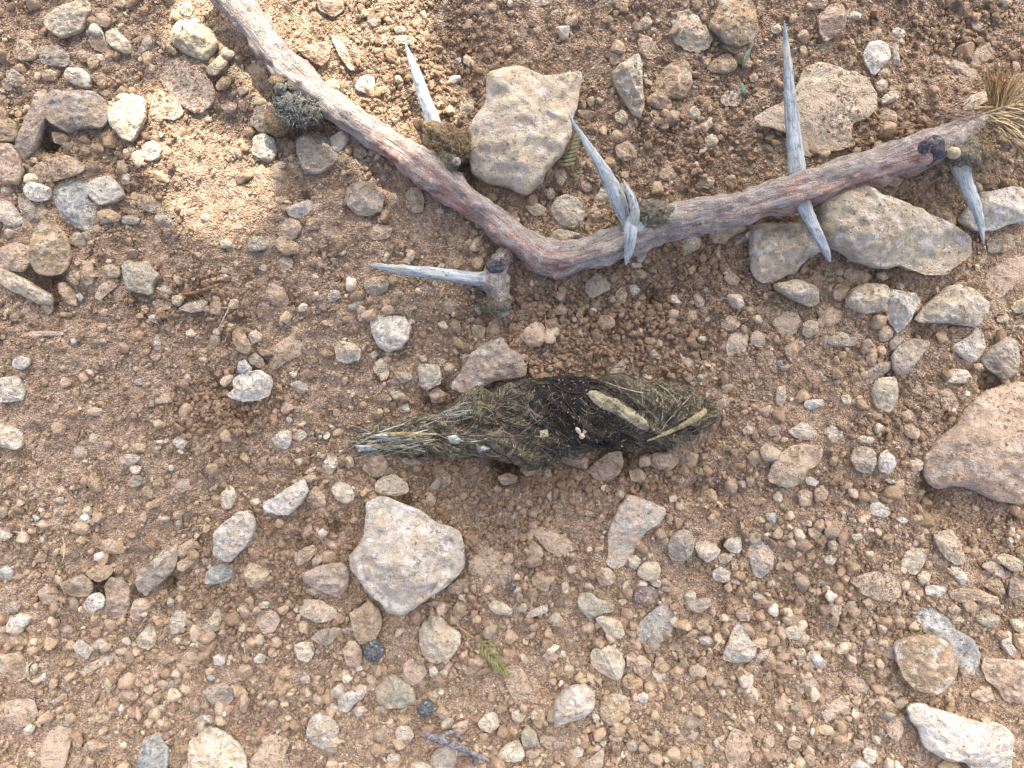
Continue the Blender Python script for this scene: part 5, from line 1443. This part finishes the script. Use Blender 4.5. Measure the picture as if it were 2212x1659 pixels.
# twisted folds along the body
tw = np.stack([B[:, 0], B[:, 1] * np.cos(B[:, 0] * 60) - B[:, 2] * np.sin(B[:, 0] * 60), B[:, 1] * np.sin(B[:, 0] * 60) + B[:, 2] * np.cos(B[:, 0] * 60)], 1)
S_ = spline(pts, 420); Cc_ = np.repeat(S_[:, :3], 150, 0); rr_ = np.repeat(S_[:, 3], 150)
nn_ = V - Cc_; nn_ /= np.maximum(np.linalg.norm(nn_, axis=1), 1e-9)[:, None]
fold = noise3(tw * np.array([.12, 1, 1]), .0042) + .5 * noise3(tw * np.array([.15, 1, 1]) + 3, .0018) - 1.3 * np.abs(noise3(tw * np.array([.16, 1, 1]) + 9, .0034)) + .4
V = V + nn_ * (fold * .10 * rr_ + .0006 * fold + .0019 * noise3(V + 4, .010) + .0012 * noise3(V + 14, .0045) * np.clip(rr_ / .008, 0, 1) + .0004 * noise3(V + 5, .0016))[:, None]
def drop_col(P):
    pxx = P[:, 0] / K + 1106; pyy = -P[:, 1] / K + 829.5
    n = np.clip(noise3(P, .006) * .9 + .5, 0, 1); n2 = np.clip(noise3(P + 7, .0022) * .9 + .5, 0, 1)
    a, b, c = alb((94, 86, 72)), alb((168, 158, 134)), alb((36, 35, 39))
    col = a + (b - a) * (n * .55 + n2 * .45)[:, None]
    blk = np.clip(1.6 * np.exp(-((pxx - 1235) / 80) ** 2 - ((pyy - 875) / 75) ** 2) + .8 * np.exp(-((pxx - 1330) / 110) ** 2 - ((pyy - 948) / 26) ** 2) + .5 * np.exp(-((pxx - 1170) / 60) ** 2 - ((pyy - 830) / 22) ** 2) + .35 * (n - .6), 0, .97)
    col = col + (c - col) * blk[:, None]
    pl = np.clip((870 - pxx) / 150, 0, 1) * .5
    col = col + (alb((188, 182, 160)) - col) * pl[:, None]
    return col
M_drop = NT('matted_droppings')
mm = M_drop; vb = mm.attr('bark', out='Vector'); go_ = mm.n('ShaderNodeTexCoord').outputs['Object']
s1 = mm.noise(mm.vmul(vb, (.10, 1, 1)), 800, 5, .7); s2 = mm.noise(go_, 900, 5, .7); cr = mm.voro(mm.vmul(vb, (.25, 1, 1)), 500, 'DISTANCE_TO_EDGE')
c = mm.scale(mm.attr('col'), mm.rng(s1, .3, .7, .55, 1.25)); c = mm.scale(c, mm.rng(s2, .3, .7, .7, 1.2))
st_ = mm.noise(mm.vmul(vb, (.16, 1, 1)), 420, 5, .7)
c = mm.scale(c, mm.rng(st_, .36, .47, .38, 1.1))
c = mm.mix(mm.rng(st_, .60, .70, 0, .5), c, alb((196, 186, 152)))
mm.col(c); mm.nrm(mm.bump(mm.math('ADD', s1, mm.math('ADD', mm.math('MULTIPLY', s2, .7), mm.rng(cr, 0, .08, -.6, 0))), .0022, 1.0))
mm.b.inputs['Roughness'].default_value = .75
body = child('matted_body', V, F, M_drop.m, dr)
attr(body, 'bark', tw, 'FLOAT_VECTOR'); attr(body, 'col', drop_col(V), 'FLOAT_COLOR')
# hairs lying on the surface
Sx = spline(pts, 400); Lx = np.linspace(0, 1, 400)
bt = BVHTree.FromPolygons([tuple(v) for v in V], F)
def on_body(wx, wy, lift):
    h = bt.ray_cast(Vector((wx, wy, .1)), Vector((0, 0, -1)))
    return None if h[0] is None else h[0].z + lift
def hairs(n, wmin, wmax, colA, colB, lmin, lmax, curl, name, light=0, region=None):
    P, Rr, Cc = [], [], []
    while len(P) < n:
        i = int(r.integers(6, 394)); t = r.uniform(-.96, .96)
        cx_, cy_, _, rad = Sx[i]; tx, ty = Sx[min(i + 2, 399), :2] - Sx[i - 2, :2]; ln = math.hypot(tx, ty); tx /= ln; ty /= ln
        x0, y0 = cx_ - ty * rad * t, cy_ + tx * rad * t
        if region and not region((x0 / K + 1106), (-y0 / K + 829.5)): n -= 0.3; continue
        a = math.atan2(ty, tx) + r.normal() * curl * .5 + 2.6 * noise3(np.array([[x0, y0, .5]]), .009)[0]; k = r.normal() * curl * 1.6
        l = r.uniform(lmin, lmax) * K; m = 8; pp = []; xx, yy = x0, y0; lift = r.uniform(.00002, .0003)
        for q in range(m):
            z = on_body(xx, yy, lift)
            if z is None: break
            pp.append((xx, yy, z)); aa = a + k * q / m; xx += l / m * math.cos(aa); yy += l / m * math.sin(aa)
        if len(pp) < 4: n -= .02; continue
        P.append(pp); Rr.append(r.uniform(wmin, wmax) * K * .5)
        c0 = drop_col(np.array(pp[:1]))[0]; f = r.random(); cc = (alb(colA) * (1 - f) + alb(colB) * f)
        Cc.append(c0 * (1 - light) * r.uniform(.6, 1.6) + cc * light)
    o = strands(name, P, Rr, Cc, M_hair, dr, dr.location); o['kind'] = 'stuff'
    return o
hairs(150, 2.0, 3.6, (84, 74, 58), (140, 128, 102), 40, 130, .8, 'fibre_cords', .0)
hairs(200, 2.4, 5.0, (34, 30, 28), (62, 54, 44), 40, 140, .7, 'dark_cords', .85)
hairs(750, .7, 1.5, (104, 92, 70), (170, 158, 126), 18, 70, 1.0, 'matted_hair', .15)
hairs(300, .7, 1.4, (150, 140, 112), (206, 196, 166), 12, 60, 1.1, 'pale_hair', .6)
hairs(900, .9, 2.2, (36, 34, 32), (66, 58, 46), 16, 80, .9, 'dark_hair', .85)
# loose hairs that break the outline
P, Rr, Cc = [], [], []
for _ in range(60):
    i = int(r.integers(8, 396)); sg = 1 if r.random() < .5 else -1; cx_, cy_, cz_, rad = Sx[i]
    tx, ty = Sx[min(i + 2, 399), :2] - Sx[i - 2, :2]; ln = math.hypot(tx, ty); tx /= ln; ty /= ln
    x0, y0 = cx_ - ty * rad * sg * .86, cy_ + tx * rad * sg * .86; a = math.atan2(ty, tx) + sg * r.uniform(.15, 1.1) + (math.pi if r.random() < .4 else 0)
    if (a - math.atan2(ty, tx)) > 2: a -= sg * 1.2
    l = r.uniform(10, 28) * K; k = r.normal() * 1.4; pp = []; z0_ = on_body(x0, y0, .0002) or dz0 + .002
    for q in np.linspace(0, 1, 8):
        pp.append((x0 + l * q * math.cos(a + k * q), y0 + l * q * math.sin(a + k * q), z0_ - .0012 * q * q))
    P.append(pp); Rr.append(r.uniform(.5, 1.0) * K * .5); f = r.random(); Cc.append(alb((70, 62, 50)) * (1 - f) + alb((140, 130, 104)) * f)
o = strands('loose_hair', P, Rr, Cc, M_hair, dr, dr.location); o['kind'] = 'stuff'
# splayed pale straws of the left end
P, Rr, Cc = [], [], []
for i in range(44):
    x1, y1 = r.uniform(745, 800), 968 + r.normal() * 13; x2, y2 = r.uniform(860, 960), 945 + r.normal() * 14
    if i < 14: x1, y1, x2, y2 = r.uniform(905, 930), 905 + r.normal() * 7, r.uniform(990, 1030), 880 + r.normal() * 10
    pp = []
    for t in np.linspace(0, 1, 9):
        a, b = x1 + (x2 - x1) * t, y1 + (y2 - y1) * t + 5 * math.sin(t * 4 + i); wx, wy = W(a, b, .004)
        z = on_body(wx, wy, .0002) or gh(wx, wy) + .0018
        pp.append((wx, wy, max(z, gh(wx, wy) + .0012) + r.uniform(0, .0003)))
    P.append(pp[::-1]); Rr.append(r.uniform(.6, 1.7) * K); f = r.random(); Cc.append(alb((110, 102, 80)) * (1 - f) + alb((198, 196, 180)) * f)
o = strands('pale_straws', P, Rr, Cc, M_hair, dr, dr.location); o['kind'] = 'stuff'

M_bone = mat_plain('old_bone', (126, 116, 86), (188, 178, 146), 420, .0012, rough=.6, c3=(104, 94, 70))
M_flap = mat_plain('stained_bone', (112, 106, 84), (178, 170, 144), 300, .0016, rough=.6, c3=(92, 86, 70))
M_chip = mat_plain('white_chip', (150, 152, 150), (212, 212, 206), 900, .0008, rough=.5, c3=(112, 104, 88))
def shard(name, poly, mat, par, thick=.0006, lift=.0004, label=None):
    """a thin bent chip lying on the dropping"""
    Pp = resample(np.array(poly, float), 28); C = Pp.mean(0); vs_, fs = [], []
    rings = (0.001, .5, .85, 1.0)
    for q in rings:
        for a in Pp:
            b = C + (a - C) * q; wx, wy = W(b[0], b[1], .012); z = on_body(wx, wy, lift)
            if z is None: z = dz0 + .006
            vs_.append((wx, wy, z + thick * (1 - q ** 4)))
    for a in Pp:
        wx, wy = W(a[0], a[1], .012); z = on_body(wx, wy, 0); vs_.append((wx, wy, (z or dz0 + .005) - .0004))
    n = 28
    for j in range(4):
        for i in range(n): k = (i + 1) % n; fs.append((j * n + i, j * n + k, (j + 1) * n + k, (j + 1) * n + i))
    fs.append(tuple(range(n)))
    o = child(name, np.array(vs_), fs, mat, par)
    if label: o['label'] = label
    return o
shard('bone_fragment', [(1264, 850), (1278, 841), (1298, 848), (1312, 858), (1330, 860), (1352, 872), (1378, 892), (1400, 914), (1400, 932), (1388, 930), (1368, 918), (1342, 902), (1318, 890), (1300, 884), (1282, 872)], M_flap, dr, .0006, label='long yellowish bone splinter with a knobbed end')
shard('white_chip', [(965, 943), (985, 939), (996, 950), (990, 960), (972, 958)], M_chip, dr)
shard('white_chip', [(1030, 968), (1045, 962), (1060, 968), (1050, 978), (1033, 978)], M_chip, dr)
shard('white_chip', [(1165, 928), (1183, 924), (1184, 942), (1165, 944)], M_bone, dr)
shard('pale_sliver', [(770, 950), (820, 936), (900, 934), (960, 940), (900, 944), (830, 948)], M_bone, dr, lift=.0003)
shard('pale_sliver', [(756, 972), (800, 962), (860, 964), (925, 972), (860, 973), (800, 974)], M_bone, dr, lift=.0003)
shard('white_chip', [(790, 945), (822, 938), (850, 944), (822, 950)], M_chip, dr)
shard('white_chip', [(752, 965), (800, 966), (806, 977), (765, 981)], M_chip, dr)
shard('black_shard', [(1031, 973), (1046, 966), (1062, 972), (1046, 980)], mat_plain('black_shell', (40, 42, 52), (110, 116, 130), 500, .0002, rough=.25), dr)
def px3(P, lift=0):
    out = []
    for a, b, rr in P:
        wx, wy = W(a, b, .01); z = on_body(wx, wy, lift); z = z if z else .006
        out.append((wx, wy, z, rr * K * .96))
    return out
V2, F2, B2, L2, A2 = tube(px3([(1396, 952, 2), (1425, 940, 4), (1455, 928, 6), (1485, 912, 7), (1508, 896, 8), (1522, 888, 6), (1530, 884, 2)], .0008), 50, 12, rough=.15, rs=.002, ridges=.2)
o = child('plant_stalk', V2, F2, mat_plain('dry_stalk', (132, 122, 84), (194, 184, 146), 900, .0010, c3=(104, 92, 66)), dr); o['label'] = 'yellowish stalk at the right end'
# the small three-lobed seed husk on the dark patch
M_seed = mat_plain('seed_husk', (180, 148, 120), (222, 200, 176), 1200, .0004)
sh = empty('seed_husk', (*W(1257, 935, .012), on_body(*W(1257, 935, .012), 0) or .012))
tag(sh, 'tiny pale three-lobed seed husk on the black part of the dropping', 'seed husk')
zz = sh.location.z + .0004
lump('husk_lobe', 1249, 930, zz, 4.5, 8, 4, M_seed, sh, amp=.12, sub=3, rot=38)
lump('husk_lobe', 1265, 930, zz, 4.5, 8, 4, M_seed, sh, amp=.12, sub=3, rot=-38)
lump('husk_lobe', 1257, 942, zz, 6, 6, 5, M_seed, sh, amp=.12, sub=3)
# grains stuck to the dropping
gp_, gs_ = [], []
while len(gp_) < 600:
    a, b = r.uniform(800, 1520), r.uniform(820, 1000); wx, wy = W(a, b, .01); z = on_body(wx, wy, .0001)
    if z: gp_.append((wx, wy, z)); gs_.append(np.full(3, .0002 * (1 - r.random() * .9) ** -.4) * r.uniform(.7, 1.2, 3))
scatter('stuck_sand', np.array(gp_), r.uniform(0, 6, (600, 3)), np.array(gs_), PAL[r.choice(len(PAL), 600)] * .85, VAR_S, 'grains of sand stuck to the dropping')

# ---------------------------------------------------------------- leaves, twigs, seeds
M_leaf = mat_plain('green_leaflet', (118, 128, 74), (168, 170, 112), 900, .0003, rough=.6)
M_leaf2 = mat_plain('grey_green_leaflet', (122, 120, 88), (150, 146, 114), 900, .0003, rough=.7)
M_rach = mat_plain('dry_leaf_stalk', (128, 100, 78), (168, 140, 108), 900, .0003)
def surf(px_, py_):
    """height of whatever stone or soil lies at that pixel"""
    wx, wy = W(px_, py_, .003); z = gh(wx, wy)
    return z
def leaflet(par, bx, by, tx, ty, w, z0, z1, mat):
    n = 10; ts = np.linspace(0, 1, n); vs_ = []; dx, dy = tx - bx, ty - by; l = math.hypot(dx, dy); ux, uy = -dy / l, dx / l
    for side in (1, 0, -1):
        for t in ts:
            hw = w * .5 * math.sin(math.pi * min(1, t * .97 + .03)) ** .45 * side
            bend = 2.5 * math.sin(t * 3.1)
            a, b = bx + dx * t + ux * (hw + bend), by + dy * t + uy * (hw + bend)
            z = z0 + (z1 - z0) * t + .0006 * math.sin(t * 3.14) + (.00025 if side else -.00005)
            vs_.append((*W(a, b, z), z))
    top = np.array(vs_); bot = top.copy(); bot[:, 2] -= .00012
    V = np.vstack([top, bot]); fs = []
    for s_ in (0, 1):
        for i in range(n - 1):
            a = s_ * n + i; fs.append((a, a + 1, a + n + 1, a + n)); m = 3 * n; fs.append((m + a, m + a + n, m + a + n + 1, m + a + 1))
    for i in range(n - 1):
        fs.append((i, 3 * n + i, 3 * n + i + 1, i + 1)); k = 2 * n + i; fs.append((k, k + 1, 3 * n + k + 1, 3 * n + k))
    return child('leaflet', V, fs, mat, par)
zl = surf(1070, 1415) + .0022
lf = empty('green_leaf', (*W(1070, 1415, zl), zl))
tag(lf, 'small green feather-like leaf on the gravel below the heart-shaped stone', 'leaf')
RA = [(984, 1346), (1000, 1362), (1020, 1376), (1036, 1386), (1050, 1397), (1065, 1410), (1080, 1424), (1090, 1440)]
V2, F2, *_ = tube(pxpath([(a, b, zl + .0006, 2.2 if i < 3 else 1.5) for i, (a, b) in enumerate(RA)]), 40, 8, rough=.1)
child('leaf_stalk', V2, F2, M_rach, lf)
for i in range(9):
    t = i / 8; bx = 1036 + 50 * t; by = 1386 + 52 * t
    ln = 34 - 10 * abs(t - .45)
    leaflet(lf, bx, by, bx + ln * math.cos(R(12 + 3.6 * i)) * (1 - .25 * t), by + ln * math.sin(R(-8 + 6 * i)), 3.3, zl + .0008, zl + .0014, M_leaf)
    leaflet(lf, bx, by, bx + 4 + 9 * t, by + ln * 1.05, 3.4, zl + .0006, zl + .0004, M_leaf)
zl = surf(1220, 330) + .002
lf = empty('withered_leaf', (*W(1220, 335, zl), zl))
tag(lf, 'withered grey-green feather-like leaf tucked against the big cream-grey stone', 'leaf')
V2, F2, *_ = tube(pxpath([(1206, 358, zl, 1.6), (1216, 340, zl + .0005, 1.6), (1225, 318, zl + .0008, 1.4), (1233, 296, zl + .001, 1.2)]), 24, 8)
child('leaf_stalk', V2, F2, M_rach, lf)
for i in range(8):
    t = i / 7; bx, by = 1207 + 26 * t, 356 - 58 * t
    leaflet(lf, bx, by, bx + 38 - 12 * t, by - 6 - 12 * t, 7, zl + .0008, zl + .0002, M_leaf2)
for (a, b, c_, d_) in ((1240, 372, 1262, 368), (1236, 378, 1258, 380)): leaflet(lf, a, b, c_, d_, 7, zl, zl, M_leaf2)
M_bluegreen = mat_plain('blue_green_bit', (84, 108, 100), (128, 150, 134), 900, .0003)
for (a, b, c_, d_, lab) in ((1602, 178, 1612, 206, 'tiny blue-green leaflet on a pale buried stone left of the tall thorn'), (1622, 105, 1607, 138, 'thin dark green leaflet at the foot of the large tan top stone')):
    zl = surf(a, b) + .003; e_ = empty('fallen_leaflet', (*W(a, b, zl), zl)); leaflet(e_, a, b, c_, d_, 9, zl, zl + .0004, M_bluegreen); tag(e_, lab, 'leaflet')

M_twig = mat_plain('grey_twig_bark', (88, 84, 86), (160, 156, 158), 800, .001, c3=(58, 56, 58))
M_brown = mat_plain('brown_straw', (104, 76, 60), (150, 122, 100), 900, .0006)
def stick(name, paths, mat, label, cat, names=None, lift=.0025, na=10, rough=.2):
    a0 = paths[0][0]; z0 = surf(a0[0], a0[1])
    e_ = empty(name, (*W(a0[0], a0[1], z0), z0)); tag(e_, label, cat)
    for i, P in enumerate(paths):
        Q = [(q[0], q[1], surf(q[0], q[1]) + lift + (q[3] if len(q) > 3 else 0), q[2]) for q in P]
        V, F, B, L, A = tube(pxpath(Q), 50, na, rough=rough, rs=.0018, ridges=.2, seed=i)
        child((names or ['stalk', 'side_shoot', 'side_shoot', 'side_shoot'])[i], V, F, mat, e_)
    return e_
stick('grey_twig', [[(912, 1588, 4, .001), (935, 1592, 9, .002), (960, 1602, 10, .003), (985, 1612, 9, .003), (1010, 1622, 8, .002), (1035, 1634, 6, .001), (1058, 1645, 3)],
                    [(985, 1608, 5, .003), (1003, 1622, 5, .002), (1018, 1640, 4), (1026, 1656, 2)], [(950, 1595, 5, .003), (975, 1582, 4, .003), (1000, 1598, 3, .002)]],
      M_twig, 'dark grey forked twig lying across a grey stone near the bottom', 'twig', lift=.0035)
stick('brown_stick', [[(392, 636, 2), (420, 632, 4, .001), (450, 624, 4, .001), (480, 613, 2)], [(398, 640, 2), (430, 632, 3, .001), (462, 632, 2)]], M_brown, 'thin reddish brown stick over a dark gap right of the scalloped stone', 'stick')
stick('brown_stick', [[(1131, 1028, 4), (1133, 1045, 5), (1130, 1063, 4)]], M_brown, 'short reddish stick upright below the dropping', 'stick', lift=.002)
stick('brown_stick', [[(1503, 876, 2.5), (1508, 858, 3), (1507, 840, 2)]], M_brown, 'short brown stick at the right tip of the dropping', 'stick', lift=.002)
stick('straw', [[(1500, 890, 1.5, .002), (1525, 878, 1.6, .002), (1552, 866, 1.2, .001)]], M_rach, 'fine straw sticking out from the right tip of the dropping', 'straw')
stick('straw', [[(1762, 28, 1.6, .002), (1764, 44, 1.8, .002), (1762, 58, 1.2)]], M_brown, 'fine brown straw beside the pinkish stone right of the tall thorn', 'straw')
stick('straw', [[(335, 1065 - 130, 1.6), (350, 1070 - 130, 1.8), (362, 1072 - 130, 1.4)]], M_rach, 'fine pale straw in the sandy patch left of the pale notched stone', 'straw', lift=.001)
stick('straw', [[(1535, 1263, 1.5, .001), (1548, 1272, 1.8, .001), (1562, 1284, 1.2)], [(1540, 1262, 1.2), (1556, 1270, 1.2), (1566, 1280, 1)]], M_brown, 'pair of dark fine straws left of the light grey upright oval', 'straw')
stick('straw', [[(1476, 575, 2, .001), (1483, 590, 2.2, .001), (1480, 600, 1.4)]], M_rach, 'yellowish straw bit just under the right half of the branch', 'straw')
stick('straw', [[(1010, 1300, 1.6, .002), (1014, 1318, 1.8, .002), (1010, 1330, 1.4)]], M_brown, 'dark straw bit beside the lower right of the heart-shaped stone', 'straw', lift=.001)
M_wool = mat_plain('dark_woolly_seed', (56, 58, 62), (132, 134, 138), 1300, .0012, c3=(170, 166, 160))
for (a, b, s_, lab) in ((808, 1404, 21, 'dark grey woolly ball below the tan rough-skinned stone'), (921, 1531, 17, 'dark grey woolly ball right of the smooth green-grey oval stone'), (1108, 1270, 9, 'tiny black seed right of the tan oblong pebble below the grey buried stone')):
    z = surf(a, b) + s_ * K * .8
    o = lump('seed_ball', a, b, z, s_, s_ * 1.05, s_ * .85, M_wool, None, amp=.16, s=.35, sub=4, seed=a % 7, spikes=.6)
    tag(o, lab, 'seed ball')

P, Rr, Cc = [], [], []
for _ in range(60):
    a, b = r.uniform(0, 2212), r.uniform(0, 1659); aa = r.uniform(0, 6.28); l = r.uniform(12, 40); k = r.normal() * .8; pp = []
    for t in np.linspace(0, 1, 7):
        qx, qy = a + l * t * math.cos(aa + k * t), b + l * t * math.sin(aa + k * t); wx, wy = W(qx, qy, .003)
        pp.append((wx, wy, gh(wx, wy) + .0016 + .0006 * math.sin(3 * t)))
    P.append(pp); Rr.append(r.uniform(.8, 1.8) * K * .7); f = r.random(); Cc.append(alb((120, 96, 74)) * (1 - f) + alb((196, 176, 142)) * f)
o = strands('plant_litter', P, Rr, Cc, M_hair, None, (0, 0, 0)); tag(o, 'tiny bits of straw and rootlets strewn on the soil', 'plant litter', kind='stuff')

# ---------------------------------------------------------------- shrub added out of view to block the sun, beyond the top edge
SUNLIT = [[(225, 240), (300, 200), (345, 190), (420, 236), (510, 285), (570, 320), (600, 350), (592, 420), (575, 480), (500, 520), (400, 500), (340, 400), (290, 330)],
          [(362, -120), (362, 50), (372, 128), (440, 150), (505, 150), (540, 195), (562, 215), (590, 255), (640, 300), (740, 345), (800, 400), (850, 440), (905, 400), (950, 330), (990, 260), (985, 180), (930, 100), (915, -120)]]
e1 = Vector((1, 0, 0)); e1 = (e1 - sdir * e1.dot(sdir)).normalized(); e2 = sdir.cross(e1).normalized()
rs = np.random.default_rng(11)
NL = 30000
gxy = np.stack([rs.uniform(-.29, .26, NL), rs.uniform(-.22, .22, NL)], 1)
gxy[15000:] = np.stack([rs.uniform(-.165, -.005, NL - 15000), rs.uniform(.03, .15, NL - 15000)], 1); tt = rs.uniform(.50, .74, NL)
cen = np.c_[gxy, np.zeros(NL)] + np.outer(tt, np.array(sdir))
nrm_ = np.array(sdir) + rs.normal(size=(NL, 3)) * .45; nrm_ /= np.linalg.norm(nrm_, axis=1)[:, None]
ra = rs.normal(size=(NL, 3)); u = np.cross(nrm_, ra); u /= np.linalg.norm(u, axis=1)[:, None]; v_ = np.cross(nrm_, u)
ll = np.where(rs.random(NL) < .0, .01, rs.uniform(.008, .014, NL))[:, None]
near = np.arange(NL) >= 15000
ll[near] = rs.uniform(.0025, .0045, near.sum())[:, None]; ww = ll * .55
Q = np.stack([cen - u * ll, cen + v_ * ww + nrm_ * ww * .15, cen + u * ll, cen - v_ * ww + nrm_ * ww * .15], 1)
sd = np.array(sdir)
flat_ = Q.reshape(-1, 3); g0 = flat_ - sd * (flat_[:, 2] / sd[2])[:, None]
qpx, qpy = g0[:, 0] / K + 1106, -g0[:, 1] / K + 829.5
bad = np.zeros(NL, bool)
for poly in SUNLIT:  # leaves over these outlines are dropped, shaping gaps for the sun patches
    bad |= inside(qpx, qpy, poly).reshape(NL, 4).any(1)
    g1 = cen - sd * (cen[:, 2] / sd[2])[:, None]; bad |= inside(g1[:, 0] / K + 1106, -g1[:, 1] / K + 829.5, poly)
Q = Q[~bad]; n = len(Q)
sb = empty('added_shade_shrub', (.42, .95, 0))
tag(sb, 'leafy green shrub added unseen beyond the top edge to shade the soil', 'shrub')
o = link('shade_foliage', Q.reshape(-1, 3) - np.array(sb.location), np.arange(n * 4).reshape(n, 4), mat_plain('shrub_leaf', (70, 84, 50), (98, 110, 70), 60, 0), sb, smooth=False); o['kind'] = 'stuff'
def limb(name, a, b, r0, r1, mid=None):
    a, b = np.array(a, float), np.array(b, float); m = (a + b) / 2 + np.array([0, 0, .04]) if mid is None else np.array(mid)
    V, F, *_ = tube([(*a, r0), (*m, (r0 + r1) / 2), (*b, r1)], 30, 12, rough=.15, rs=.03)
    child(name, V, F, M_twig, sb)
limb('trunk', (.42, .95, -.02), (.33, .66, .50), .022, .012)
limb('limb', (.33, .68, .46), (.10, .44, .48), .010, .003)
limb('limb', (.33, .68, .44), (.34, .40, .42), .010, .003)
